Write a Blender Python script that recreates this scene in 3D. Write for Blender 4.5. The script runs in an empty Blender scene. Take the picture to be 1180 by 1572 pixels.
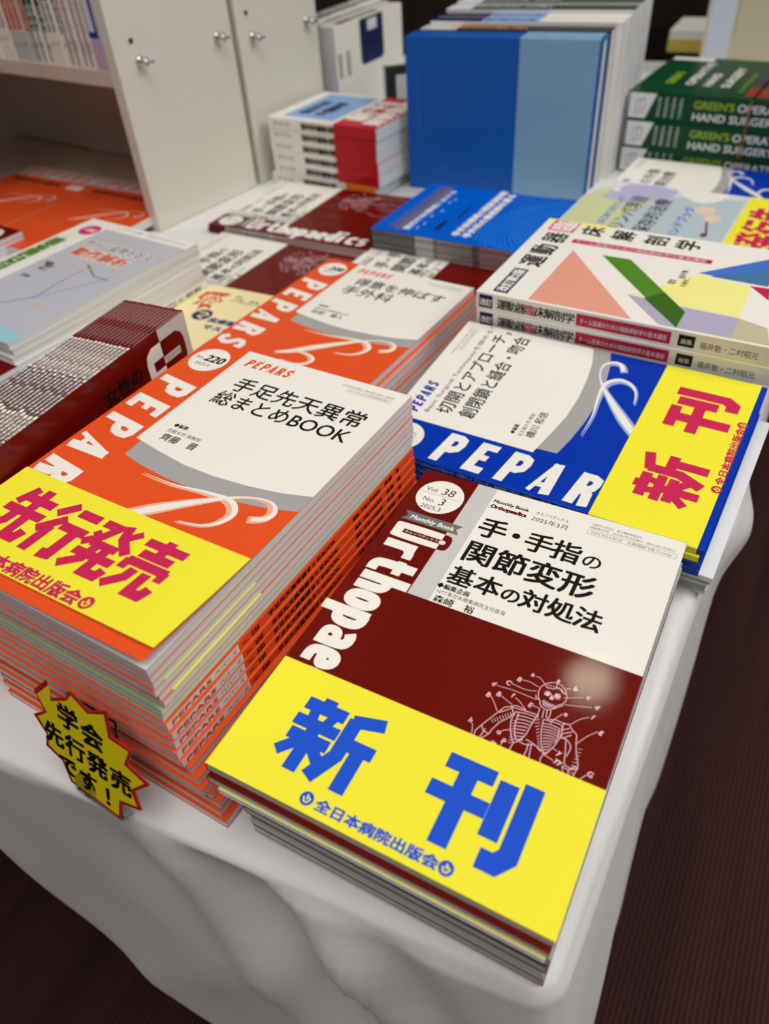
import bpy, bmesh, math, random
from mathutils import Matrix, Vector
random.seed(7)
SC = bpy.context.scene
COL = SC.collection
S = 0.001            # all lengths below are millimetres
ZT = 760.0           # floor-to-datum height: datum z=0 is the cover of the front right magazine
TABLE = -60.0        # table top in datum millimetres

# ---------------------------------------------------------------- camera
F_PX, PITCH, ROLL, CAM_H = 1151.0, math.radians(42.02), math.radians(4.54), 341.0
cam = bpy.data.cameras.new('camera'); camo = bpy.data.objects.new('camera', cam); COL.objects.link(camo)
fwd = Vector((0, math.cos(PITCH), -math.sin(PITCH))); rt = Vector((1, 0, 0)); dn = fwd.cross(rt)
rt2 = rt*math.cos(ROLL) + dn*math.sin(ROLL); dn2 = -rt*math.sin(ROLL) + dn*math.cos(ROLL)
M = Matrix((( rt2.x, -dn2.x, -fwd.x, 0), (rt2.y, -dn2.y, -fwd.y, 0), (rt2.z, -dn2.z, -fwd.z, (CAM_H+ZT)*S), (0, 0, 0, 1)))
camo.matrix_world = M
cam.sensor_fit = 'VERTICAL'; cam.sensor_height = 36.0; cam.lens = F_PX/1572*36
cam.clip_start = 0.02
cam.dof.use_dof = True; cam.dof.focus_distance = 0.475; cam.dof.aperture_fstop = 5.6
SC.camera = camo

# ---------------------------------------------------------------- world, lamps, exposure
def lin(c):
    return tuple(((v/255)/12.92 if v/255 <= 0.04045 else ((v/255+0.055)/1.055)**2.4) for v in c)
W = bpy.data.worlds.new('hall'); SC.world = W; W.use_nodes = True
bg = W.node_tree.nodes['Background']; bg.inputs[0].default_value = (1.0, 0.95, 0.90, 1); bg.inputs[1].default_value = 0.2
def area(name, x, y, z, sx, sy, power, col=(1, 0.975, 0.94), aim=None):
    l = bpy.data.lights.new(name, 'AREA'); l.shape = 'RECTANGLE'; l.size = sx; l.size_y = sy; l.energy = power; l.color = col
    o = bpy.data.objects.new(name, l); COL.objects.link(o); o.location = (x, y, z)
    if aim: o.rotation_euler = (Vector(aim)-Vector((x, y, z))).to_track_quat('-Z', 'Y').to_euler()
    return o
area('ceiling_lamp', -0.1, -0.2, 3.2, 1.8, 1.5, 54)
area('ceiling_lamp', 2.3, 0.1, 3.0, 1.5, 1.5, 66, aim=(0.1, 0.5, 0.7))
def spot(name, x, y, z, r, power, col, aim):
    l = bpy.data.lights.new(name, 'SPOT'); l.shadow_soft_size = r; l.energy = power; l.color = col; l.spot_size = math.radians(50); l.spot_blend = 0.6
    o = bpy.data.objects.new(name, l); COL.objects.link(o); o.location = (x, y, z)
    o.rotation_euler = (Vector(aim)-Vector((x, y, z))).to_track_quat('-Z', 'Y').to_euler()
area('ceiling_lamp', -0.7, -1.6, 3.0, 1.4, 1.0, 7, aim=(0, 1.0, 0.8))
spot('ceiling_spot', 0.653, 1.48, 2.6, 0.03, 13, (1, 0.88, 0.66), (0.1, 0.4, 0.76))
vs = SC.view_settings
vs.view_transform = 'Standard'; vs.look = 'None'; vs.gamma = 1.0; vs.use_curve_mapping = False; vs.exposure = -0.53

# ---------------------------------------------------------------- materials
MATS = {}
def mat(name, col, rough=0.4, spec=0.4, metal=0.0, noise=0.0, scale=60, bump=0.0, coat=0.0):
    if name in MATS: return MATS[name]
    m = bpy.data.materials.new(name); m.use_nodes = True; nt = m.node_tree; b = nt.nodes['Principled BSDF']
    c = lin(col)
    b.inputs['Base Color'].default_value = (*c, 1); b.inputs['Roughness'].default_value = rough
    b.inputs['Specular IOR Level'].default_value = spec; b.inputs['Metallic'].default_value = metal
    if coat:
        b.inputs['Coat Weight'].default_value = coat; b.inputs['Coat Roughness'].default_value = .06
        cn = nt.nodes.new('ShaderNodeTexNoise'); cn.inputs['Scale'].default_value = 1500; cb = nt.nodes.new('ShaderNodeBump'); cb.inputs['Strength'].default_value = .03; cb.inputs['Distance'].default_value = .0002
        nt.links.new(cn.outputs['Fac'], cb.inputs['Height']); nt.links.new(cb.outputs[0], b.inputs['Coat Normal'])
    n = nt.nodes.new('ShaderNodeTexNoise'); tc = nt.nodes.new('ShaderNodeTexCoord'); n.inputs['Scale'].default_value = scale
    nt.links.new(tc.outputs['Object'], n.inputs['Vector'])
    mr = nt.nodes.new('ShaderNodeMapRange'); mr.inputs[3].default_value = max(0.02, rough-0.05); mr.inputs[4].default_value = min(1, rough+0.05)
    nt.links.new(n.outputs['Fac'], mr.inputs[0]); nt.links.new(mr.outputs[0], b.inputs['Roughness'])
    if noise:
        r = nt.nodes.new('ShaderNodeMixRGB'); r.inputs[1].default_value = (*[v*(1-noise) for v in c], 1); r.inputs[2].default_value = (*[min(1, v*(1+noise)) for v in c], 1)
        nt.links.new(n.outputs['Fac'], r.inputs[0]); nt.links.new(r.outputs[0], b.inputs['Base Color'])
    if bump:
        bp = nt.nodes.new('ShaderNodeBump'); bp.inputs['Strength'].default_value = bump; bp.inputs['Distance'].default_value = 0.0005
        nt.links.new(n.outputs['Fac'], bp.inputs['Height']); nt.links.new(bp.outputs[0], b.inputs['Normal'])
    MATS[name] = m; return m
def leaf_mat(name, c1, c2):
    # page block: thin irregular sheets, striped across the thickness
    m = bpy.data.materials.new(name); m.use_nodes = True; nt = m.node_tree; b = nt.nodes['Principled BSDF']; b.inputs['Roughness'].default_value = 0.7
    tc = nt.nodes.new('ShaderNodeTexCoord'); mp = nt.nodes.new('ShaderNodeMapping'); mp.inputs['Scale'].default_value = (6, 6, 3500)
    n = nt.nodes.new('ShaderNodeTexNoise'); n.inputs['Scale'].default_value = 1.0; n.inputs['Detail'].default_value = 3
    r = nt.nodes.new('ShaderNodeValToRGB'); r.color_ramp.elements[0].color = (*lin(c1), 1); r.color_ramp.elements[1].color = (*lin(c2), 1)
    r.color_ramp.elements[0].position = 0.36; r.color_ramp.elements[1].position = 0.6
    nt.links.new(tc.outputs['Object'], mp.inputs['Vector']); nt.links.new(mp.outputs[0], n.inputs['Vector'])
    nt.links.new(n.outputs['Fac'], r.inputs[0]); nt.links.new(r.outputs[0], b.inputs['Base Color'])
    MATS[name] = m; return m
PAGES = leaf_mat('page_edges', (200, 202, 206), (236, 237, 238))
PAGESW = leaf_mat('page_edges_white', (205, 203, 196), (240, 238, 232))
def C(name, rgb, rough=0.45): return mat(name, rgb, rough, 0.06, coat=0.2)
ORANGE = C('orange_print', (232, 84, 36)); MAROON = C('maroon_print', (104, 14, 4), 0.4); WHITE = C('white_print', (241, 237, 228), 0.42)
GREY = C('grey_print', (168, 167, 165)); YELLOW = C('yellow_band_paper', (246, 236, 58), 0.55); BLUE = C('blue_print', (0, 52, 172), 0.4)
MAGENTA = C('magenta_print', (204, 40, 88), 0.45); ROYAL = C('royal_blue_print', (34, 84, 208), 0.45); BLACK = C('black_print', (24, 23, 22), 0.45)
DGREY = C('dark_grey_print', (112, 112, 112)); PINK = C('pink_print', (240, 196, 204)); TINT = C('pale_orange_print', (246, 176, 146)); TINTB = C('pale_blue_print', (150, 172, 220))
CREAM = C('cream_print', (243, 230, 176)); NAVY = C('navy_print', (28, 34, 84)); GREEN = C('leaf_green_print', (82, 138, 40)); CRIMSON = C('crimson_print', (196, 40, 84))
SALMON = C('salmon_print', (232, 160, 138)); LAV = C('lavender_print', (178, 172, 196)); LEMON = C('lemon_print', (246, 240, 150)); SKY = C('sky_blue_print', (74, 118, 200)); TEAL = C('slate_teal_print', (72, 120, 160)); TAN = C('tan_print', (196, 186, 154))
AZURE = C('azure_print', (0, 92, 205)); AZ2 = C('light_azure_print', (44, 126, 226)); RED = C('red_print', (196, 34, 46)); AMBER = C('amber_print', (232, 130, 30)); LBLUE = C('light_blue_print', (140, 178, 226))
FOREST = C('forest_green_print', (18, 70, 42), 0.3); LIME = C('lime_print', (150, 180, 60)); SILVER = C('silver_grey_print', (222, 223, 226)); REHAB = C('cool_grey_print', (192, 193, 202)); ROSE = C('rose_print', (214, 40, 116))
COBALT = mat('cobalt_boards', (10, 92, 184), 0.35, 0.3, scale=300, bump=0.05); PALEB = C('steel_blue_band', (134, 176, 208), 0.4)

# ---------------------------------------------------------------- mesh helpers
def link(name, me, parent=None, mx=None):
    o = bpy.data.objects.new(name, me); COL.objects.link(o)
    if parent: o.parent = parent
    if mx is not None: o.matrix_world = mx
    return o
def mesh(name, verts, faces, mats, idx=None, smooth=False):
    me = bpy.data.meshes.new(name); me.from_pydata([(x*S, y*S, z*S) for x, y, z in verts], [], faces)
    for m in mats: me.materials.append(m)
    if idx: me.polygons.foreach_set('material_index', idx)
    if smooth: me.polygons.foreach_set('use_smooth', [True]*len(me.polygons))
    me.update(); return me
def tag(o, label, cat, group=None):
    o['label'] = label; o['category'] = cat
    if group: o['group'] = group
    return o
def empty(name, mx, label, cat, group=None):
    o = bpy.data.objects.new(name, None); COL.objects.link(o); o.empty_display_size = 0.02; o.matrix_world = mx
    return tag(o, label, cat, group)
def flat(x, y, z, deg, tilt=0.0):
    return Matrix.Translation((x*S, y*S, (z+ZT)*S)) @ Matrix.Rotation(math.radians(deg), 4, 'Z') @ Matrix.Rotation(math.radians(-tilt), 4, 'Y')
def frame(p, X, Y, Z):
    X, Y, Z = Vector(X), Vector(Y), Vector(Z)
    return Matrix(((X.x, Y.x, Z.x, p[0]*S), (X.y, Y.y, Z.y, p[1]*S), (X.z, Y.z, Z.z, (p[2]+ZT)*S), (0, 0, 0, 1)))
def boxm(x0, y0, z0, x1, y1, z1, bev=0.0, seg=2):
    bm = bmesh.new(); bmesh.ops.create_cube(bm, size=1.0)
    for v in bm.verts: v.co = Vector((x0+(v.co.x+.5)*(x1-x0), y0+(v.co.y+.5)*(y1-y0), z0+(v.co.z+.5)*(z1-z0)))
    if bev: bmesh.ops.bevel(bm, geom=bm.edges[:], offset=bev, segments=seg, affect='EDGES')
    return bm
def bm_mesh(name, bm, mats, smooth=False):
    me = bpy.data.meshes.new(name)
    for v in bm.verts: v.co *= S
    bm.to_mesh(me); bm.free()
    for m in mats: me.materials.append(m)
    if smooth: me.polygons.foreach_set('use_smooth', [True]*len(me.polygons))
    return me
def cyl(bm, p0, p1, r0, r1=None, n=16):
    r1 = r0 if r1 is None else r1
    p0, p1 = Vector(p0), Vector(p1); d = (p1-p0).normalized(); a = d.orthogonal().normalized(); b = d.cross(a)
    A = [bm.verts.new(p0+(a*math.cos(t)+b*math.sin(t))*r0) for t in [2*math.pi*i/n for i in range(n)]]
    B = [bm.verts.new(p1+(a*math.cos(t)+b*math.sin(t))*r1) for t in [2*math.pi*i/n for i in range(n)]]
    for i in range(n): bm.faces.new((A[i], A[(i+1) % n], B[(i+1) % n], B[i]))
    bm.faces.new(A[::-1]); bm.faces.new(B)

# ---------------------------------------------------------------- flat print (lettering, panels, line drawings)
TXT = {}
def glyphs(body, bold):
    k = body
    if k not in TXT:
        c = bpy.data.curves.new('t', 'FONT'); c.body = body; c.resolution_u = 3
        o = bpy.data.objects.new('t', c); me = bpy.data.meshes.new_from_object(o)
        vs_ = [(v.co.x, v.co.y) for v in me.vertices]; fs = [tuple(p.vertices) for p in me.polygons]
        bpy.data.objects.remove(o); bpy.data.curves.remove(c); bpy.data.meshes.remove(me)
        w = max([v[0] for v in vs_] or [1])
        TXT[k] = (vs_, fs, w)
    return TXT[k]
def spline(p, n=6):
    out = []
    for i in range(len(p)-1):
        a, b, c, d = p[max(0, i-1)], p[i], p[i+1], p[min(len(p)-1, i+2)]
        for j in range(n):
            t = j/n
            out.append(tuple(.5*((2*b[k])+(c[k]-a[k])*t+(2*a[k]-5*b[k]+4*c[k]-d[k])*t*t+(3*b[k]-a[k]-3*c[k]+d[k])*t**3) for k in range(len(b))))
    return out+[tuple(p[-1])]
class Art:
    def __init__(s): s.v = []; s.f = []; s.i = []; s.m = []; s.n = 0
    def mi(s, m):
        if m not in s.m: s.m.append(m)
        return s.m.index(m)
    def add(s, m, vs_, fs, L, dl=0.0, half=1):
        s.n += 1; L = L+.12*(s.n % 6)     # neighbouring strokes never share a plane
        o = len(s.v); s.v += [(x, y, L+dl*(i % half)) for i, (x, y) in enumerate(vs_)]; k = s.mi(m)
        for f in fs: s.f.append(tuple(a+o for a in f)); s.i.append(k)
    def poly(s, m, pts, L=1): s.add(m, pts, [tuple(range(len(pts)))], L)
    def rect(s, m, u0, v0, u1, v1, L=1): s.poly(m, [(u0, v0), (u1, v0), (u1, v1), (u0, v1)], L)
    def ell(s, m, u, v, a, b=None, L=2, n=36):
        b = b or a; s.poly(m, [(u+a*math.cos(6.28319*i/n), v+b*math.sin(6.28319*i/n)) for i in range(n)], L)
    def tf(s, pts, u, v, ang, k=1.0, ky=None, sh=0.0):
        ky = ky or k; c, q = math.cos(math.radians(ang)), math.sin(math.radians(ang))
        return [(u+c*(x*k+sh*y*ky)+q*y*ky, v+q*(x*k+sh*y*ky)-c*y*ky) for x, y in pts]
    def text(s, m, body, u, v, size, ang=0, bold=0.0, W=None, L=3, sh=0.0, al='l'):
        vs_, fs, w = glyphs(body, 0.0); kx = (W/w) if W else size
        off = {'l': 0, 'c': -w*kx/2, 'r': -w*kx}[al]
        c, q = math.cos(math.radians(ang)), math.sin(math.radians(ang))
        b = bold*1.15     # heavier weights: the outline struck several times, slightly offset
        sh_ = [(0, 0)] if not b else ([(-b, 0), (b, 0), (0, b), (0, -b)] if b < .022 else [(-b, -b*.8), (b, b*.8), (-b, b*.8), (b, -b*.8)] if b < .045 else [(-b, -b*.8), (b, b*.8), (-b, b*.8), (b, -b*.8), (0, 0), (0, b), (0, -b)])
        for dx, dy in sh_: s.add(m, s.tf([(x+dx*size/kx, y+dy) for x, y in vs_], u+c*off, v+q*off, ang, kx, size, sh), fs, L)
    def strip(s, m, pts, w, L=3, T=None, cap=0.0):
        # thick polyline with mitred joints; w one width or one per point
        ws = w if isinstance(w, (list, tuple)) else [w]*len(pts)
        p = [Vector(q[:2]) for q in pts]
        if len(p) < 2: return
        if cap:
            d = (p[0]-p[1]).normalized(); p[0] = p[0]+d*cap; d = (p[-1]-p[-2]).normalized(); p[-1] = p[-1]+d*cap
        closed = (p[0]-p[-1]).length < 1e-6 and len(p) > 3
        if closed: p = p[:-1]; ws = list(ws[:len(p)])
        n = len(p); Lf, R = [], []
        for i in range(n):
            a = p[(i-1) % n] if (closed or i > 0) else None; b = p[(i+1) % n] if (closed or i < n-1) else None
            d1 = (p[i]-a).normalized() if a is not None else None; d2 = (b-p[i]).normalized() if b is not None else None
            if d1 is None: d1 = d2
            if d2 is None: d2 = d1
            n1 = Vector((-d1.y, d1.x)); n2 = Vector((-d2.y, d2.x)); mvec = n1+n2
            mvec = n1 if mvec.length < .2 else mvec.normalized()
            k = 1/max(.5, mvec.dot(n1)); h = mvec*(ws[i]/2*k)
            Lf.append(p[i]+h); R.append(p[i]-h)
        vs_ = [(q.x, q.y) for q in Lf+R]
        if T: vs_ = T(vs_)
        fs = [(i, (i+1) % n, n+(i+1) % n, n+i) for i in range(n if closed else n-1)]
        s.add(m, vs_, fs, L, .03 if n < 14 else .006, n)
    def ribbon(s, m, pw, L=3, n=8):
        q = spline(pw, n); s.strip(m, [a[:2] for a in q], [max(.05, a[2]) for a in q], L)
    def build(s, name, parent, mapper, bend=None, cuts=None):
        vs_ = [mapper(*v) for v in s.v]
        me = mesh(name, vs_, s.f, s.m, s.i)
        if bend: bend(me)
        return link(name, me, parent)
def top_map(t): return lambda u, v, L: (u, -v, t+0.03+0.03*L)
def spine_map(t): return lambda u, v, L: (-0.03-0.03*L, -u, t-v)

# heavy display characters drawn as strokes in a 100 x 100 box (v down)
KAN = {
'新': [([(2,17),(52,17)],13),([(27,3),(27,20)],13),([(16,22),(19,36)],10),([(40,22),(36,36)],10),([(0,40),(54,40)],12),([(3,58),(52,58)],12),([(27,40),(27,99)],13),([(22,60),(2,84)],11),([(33,62),(52,80)],11),([(96,7),(60,17)],13),([(64,14),(64,62),(48,97)],14),([(62,45),(100,45)],13),([(84,45),(84,99)],14)],
'刊': [([(6,12),(56,12)],14),([(0,47),(60,47)],14),([(31,12),(31,99)],16),([(70,10),(70,72)],16),([(93,3),(93,80),(84,92),(68,92)],16)],
'先': [([(28,4),(12,36)],14),([(22,22),(92,22)],14),([(54,0),(54,46)],15),([(2,47),(98,47)],14),([(36,50),(34,70),(8,94)],15),([(65,50),(65,90),(88,90),(93,74)],15)],
'行': [([(34,4),(6,28)],14),([(38,30),(2,62)],14),([(24,50),(24,99)],15),([(46,13),(96,13)],14),([(40,42),(100,42)],14),([(78,42),(78,90),(58,92)],16)],
'発': [([(6,12),(42,12),(28,34),(2,52)],13),([(8,28),(22,36)],10),([(56,2),(66,24),(98,46)],13),([(90,6),(66,26)],11),([(20,46),(80,46)],12),([(6,66),(96,66)],13),([(38,46),(36,74),(6,95)],14),([(62,46),(62,91),(90,91),(94,78)],14)],
'売': [([(6,13),(94,13)],13),([(50,0),(50,32)],14),([(16,32),(84,32)],13),([(6,48),(94,48)],13),([(10,46),(10,64)],12),([(90,46),(90,64)],12),([(36,58),(34,74),(8,95)],14),([(64,58),(64,91),(88,91),(93,76)],14)]}
def kanji(A, m, ch, u, v, w, h, L=3, k=1.24):
    for pts, sw in KAN[ch]:
        s_ = (w+h)/200
        A.strip(m, [(u+x/100*w, v+y/100*h) for x, y in pts], sw*s_*k, L)
# fat display capitals in a 22 x 33 box (y up)
FAT = {
'P': [([(6,0),(6,33)],9),([(2,29.5),(14,29.5),(18,27.5),(19,23),(18,18),(14,15.5),(6,15.5)],7.5)],
'E': [([(6.5,0),(6.5,33)],9),([(3,29.5),(20,29.5)],7),([(3,17),(17,17)],6),([(3,3.5),(20.5,3.5)],7)],
'A': [([(2.5,0),(10.5,33)],4.5),([(17,0),(11.5,33)],9),([(5,8.5),(16,8.5)],5)],
'R': [([(6,0),(6,33)],9),([(2,29.5),(13,29.5),(17.5,27.5),(18,23.5),(17,19.5),(13,17),(6,17)],7),([(12,17),(16,12),(18.5,0)],8.5)],
'S': [([(19,25),(16,29.5),(10,30),(5.5,27),(5.5,22),(10,18),(15,15),(17.5,10),(15,4),(9,3),(3,8)],7)]}
def fat(A, m, word, u, v, k, pitch, ang, L=3, sh=0.13):
    c, q = math.cos(math.radians(ang)), math.sin(math.radians(ang))
    for i, ch in enumerate(word):
        for pts, sw in FAT[ch]:
            A.strip(m, pts, sw, L, T=lambda V, i=i: A.tf(V, u+c*i*pitch, v+q*i*pitch, ang, k*.83, k, sh))
# rounded condensed lower case, x-height 21, pitch 15.5
RND = {'r': [([(3,0),(3,21)],6),([(3,14),(6,18.5),(12.5,18.5)],5.5)], 't': [([(5,29),(5,6),(7.5,2.8),(13,2.8)],6),([(0.5,18.5),(12,18.5)],5)],
'h': [([(3,0),(3,31)],6),([(3,17.5),(7,18.5),(10,17),(11,14),(11,0)],5.8)], 'o': [([(3,6),(3,15),(5,18.3),(9,18.3),(11,15),(11,6),(9,2.7),(5,2.7),(3,6)],5.8)],
'p': [([(3,-9),(3,21)],6),([(3,18.3),(8.5,18.3),(11,15),(11,6),(8.5,2.7),(3,2.7)],5.6)],
'a': [([(2,17),(4.5,18.5),(9,18.3),(11,15.5),(11,0)],5.6),([(11,10.8),(5,10.8),(3,8.6),(3,4.6),(5,2.7),(11,2.9)],4.8)],
'e': [([(3,10.5),(11,10.5),(11,15),(9,18.3),(5,18.3),(3,15),(3,6),(5,2.7),(12,2.7)],5.4)],
'd': [([(11,0),(11,31)],6),([(11,18.3),(5.5,18.3),(3,15),(3,6),(5.5,2.7),(11,2.7)],5.6)], 'i': [([(5,0),(5,21)],6),([(5,25),(5,31)],6)],
'c': [([(12,18.3),(5,18.3),(3,15),(3,6),(5,2.7),(12,2.7)],5.6)], 's': [([(11.5,18.3),(5,18.3),(3,15.5),(3.4,12.5),(10.6,9),(11,5.4),(9,2.7),(2.5,2.7)],5.2)]}
def chaikin(p, n=2):
    cl = p[0] == p[-1]
    for _ in range(n):
        q = [] if cl else [p[0]]
        for a, b in zip(p, p[1:]): q += [tuple(.75*x+.25*y for x, y in zip(a, b)), tuple(.25*x+.75*y for x, y in zip(a, b))]
        p = q+[q[0]] if cl else q+[p[-1]]
    return p
def rounded(A, m, word, u, v, k, pitch, ang, L=3):
    c, q = math.cos(math.radians(ang)), math.sin(math.radians(ang))
    for i, ch in enumerate(word):
        for pts, sw in RND[ch]:
            A.strip(m, pts if len(pts) == 2 else chaikin(pts), sw*1.16, L, T=lambda V, i=i: A.tf(V, u+c*i*pitch, v+q*i*pitch, ang, k, k))
def seal(A, m, back, u, v, r, ang=0, L=3):
    A.ell(m, u, v, r, r, L, 24); T = lambda V: A.tf(V, u, v, ang, r, r)
    A.strip(back, [(-.5,.1),(-.25,-.5),(.25,-.5),(.5,.0),(.15,.3)], .2, L+1, T); A.strip(back, [(-.05,.6),(.0,.1)], .22, L+1, T); A.ell(back, u, v, r*.12, r*.12, L+1, 8)
SWIRL = [[(74,147,.3),(98,147,1),(122,143.5,2.2),(140,143,3.4),(149,151,3.6),(147,161,2.6),(138,168,1.4),(124,171,.5)],
         [(161,150.5,3.6),(169,146,3.4),(169.5,139,3),(163,133.5,1.8),(151,134.5,1.2),(138,141,2),(120,155,4.4),(103,170,6),(88,184,5),(74,194,2)],
         [(72,192,.4),(86,185,1.2),(102,184,2),(113,190,3),(111,199,3),(100,204,2.4),(84,203,.6)]]
def pepars_art(col, tint, number, date, lines, eng, editor, full_letters='PEPARS', titl=(62, 48, 106)):
    A = Art()
    A.poly(GREY, [(47,122.7),(66,126),(90,129.4),(115,129.8),(140,127.6),(162,124),(181.8,118),(181.8,133),(162,139),(140,143),(115,145),(90,144.6),(66,142),(48,138.5)], 1)
    A.poly(WHITE, [(41,.3),(181.8,.3),(181.8,118),(162,124),(140,127.6),(115,129.8),(90,129.4),(66,126),(47,122.7),(42,121.8)], 2)
    A.ell(WHITE, 20.5, 23.5, 15.8, 15.8, 2)
    A.text(BLACK, 'No.', 7.5, 24.5, 5.2, L=3); A.text(BLACK, number, 15.6, 25.5, 11.5, bold=.03, L=3, sh=.15); A.text(BLACK, date, 12.5, 32, 5, L=3)
    fat(A, WHITE, full_letters, 4.5, 51.5, 1.0, 26.6, 90, 2)
    for s_ in SWIRL:
        A.ribbon(tint, [(u-1.6, v+1.5, w*1.7) for u, v, w in s_], 3); A.ribbon(WHITE, s_, 4)
    fat(A, col, 'PEPARS', 49, 19, .3, 7.0, 0, 3)
    for k in range(6): A.ell(DGREY, 54+7*k, 7.5, .5, .5, 3, 8)
    if eng: A.text(BLACK, eng, 52, 27.5, 5.4, W=132-4, L=3)
    for (t, u, v, sz, w) in lines: A.text(BLACK, t, u, v, sz, L=3, bold=.012, W=w)
    A.text(BLACK, '◆編集', 55, 100.5, 4, bold=.02); A.text(BLACK, editor[0], 54.5, 107, 4); A.text(BLACK, editor[1], 56, 115.5, 7.6, bold=.012)
    A.text(DGREY, '2025年4月15日発行（毎月1回15日発行）第220号', 131, 9.5, 2.4, W=42); A.text(DGREY, 'ISSN 1349-645X 全日本病院出版会', 139, 13.8, 2.4, W=32)
    A.strip(DGREY, [(138,10.6),(172.5,10.6),(172.5,15),(138,15),(138,10.6)], .18, 3)
    return A
def obi_pepars(A, m):
    for i, ch in enumerate('先行発売'): kanji(A, m, ch, 19+33.6*i, 187, 33, 44, 3, 1.24)
    A.text(m, '全日本病院出版会', 62-30, 247, 10.6, W=91, bold=.035); seal(A, m, YELLOW, 128.5, 242.8, 4.4); seal(A, m, YELLOW, 27, 242.8, 4.4)
def obi_new(A, m, u1=27, u2=106):
    kanji(A, m, '新', u1, 196, 48, 46, 3); kanji(A, m, '刊', u2, 195.5, 50, 47.5, 3)
    A.text(m, '全日本病院出版会', 62, 252.6, 6.6, W=64, bold=.035); seal(A, m, YELLOW, 56.8, 250, 3.6); seal(A, m, YELLOW, 130, 250, 3.6)
SK= [[(136.8,139.0),(135.5,141.5),(135.5,145.2),(136.6,148.3),(137.9,149.5),(138.7,151.8),(140.3,153.2),(143.2,153.3),(145.8,151.5),(146.5,149.2),(149.2,146.6),(150.2,144.3),(149.8,141.3),(148.2,138.0),(145.2,135.8),(141.5,135.5),(138.7,136.9),(136.8,139.0)],[(137.3,139.3),(138.8,140.5),(140.5,140.0),(142.2,139.8),(143.8,137.9),(145.7,138.3),(147.0,140.0),(148.9,140.2)],[(138.9,143.1),(140.2,142.4),(141.3,143.2),(141.0,144.8),(139.7,145.2),(138.7,144.5),(138.9,143.1)],[(144.1,142.3),(145.7,141.7),(146.7,142.9),(146.3,144.5),(144.8,145.0),(143.9,144.3),(144.1,142.3)],[(141.5,143.1),(143.4,145.0),(143.6,146.2),(142.3,146.4)],[(139.0,149.4),(141.3,150.0),(144.2,149.9),(145.3,148.9)],[(139.8,151.2),(141.9,151.7),(144.6,151.2)],[(134.9,147.3),(135.9,149.1),(137.8,149.1)],[(146.5,149.2),(145.5,151.7),(149.7,147.2)],[(139.5,154.0),(139.8,157.9),(140.4,160.1)],[(144.9,152.5),(145.5,155.9),(145.0,158.6)],[(141.7,154.1),(142.4,159.2)],[(143.3,153.5),(144.2,158.3)],[(139.6,158.4),(135.7,158.6),(130.9,159.2),(125.9,159.5),(128.2,157.9),(133.5,158.4)],[(145.1,158.7),(148.8,157.3),(153.1,157.3),(156.3,156.6)],[(129.3,160.9),(128.7,166.9),(130.8,173.5),(134.2,178.5),(136.0,176.8)],[(130.7,161.5),(131.3,168.1),(133.2,174.0),(135.4,176.7)],[(139.7,158.8),(138.8,165.3),(138.3,171.5),(136.9,175.5),(135.5,177.4)],[(143.4,160.0),(144.6,166.6),(147.4,174.4),(150.0,178.0)],[(143.2,159.6),(148.0,159.0),(152.9,159.1),(154.1,163.6),(153.3,170.6),(150.8,177.4),(149.8,178.5)],[(152.5,161.9),(153.1,165.8),(152.5,170.2)],[(125.9,159.5),(122.9,161.4),(120.6,166.5),(117.1,174.3),(116.2,176.5),(118.2,178.9),(121.4,179.5),(121.9,176.2),(123.8,171.0),(127.5,165.7),(128.5,162.6),(125.9,159.5)],[(121.6,165.6),(126.3,160.6)],[(116.2,176.5),(114.6,180.7),(115.3,185.0)],[(121.4,179.5),(119.2,183.0),(119.0,185.2)],[(118.7,177.4),(117.9,184.1)],[(153.2,157.7),(153.7,161.3),(154.8,165.8),(157.1,165.4),(158.6,171.2),(160.5,179.1),(163.8,179.8),(166.8,176.8),(163.8,170.3),(162.2,165.4),(161.2,160.9),(157.6,158.5),(156.0,156.7),(153.2,157.7)],[(154.0,161.1),(157.0,158.8)],[(154.5,163.4),(158.8,160.0)],[(154.9,166.1),(158.8,162.1)],[(157.1,165.4),(159.8,167.4),(160.7,170.2),(160.1,174.6)],[(159.9,180.2),(161.3,183.4),(162.6,185.5)],[(163.2,180.9),(164.2,185.1)],[(167.1,177.8),(166.4,181.7),(166.2,185.2)],[(159.9,180.2),(163.2,180.9),(167.1,177.8)],[(134.2,178.5),(134.0,182.7),(133.0,185.6)],[(141.2,175.8),(141.6,180.6),(141.1,184.8)],[(142.7,175.9),(144.0,183.4)],[(149.8,178.5),(149.2,181.6),(150.7,184.8)],[(136.0,176.8),(140.3,177.1),(143.9,175.3),(148.0,177.3)],[(139.3,174.3),(143.0,174.9),(148.6,177.0)]]
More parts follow.
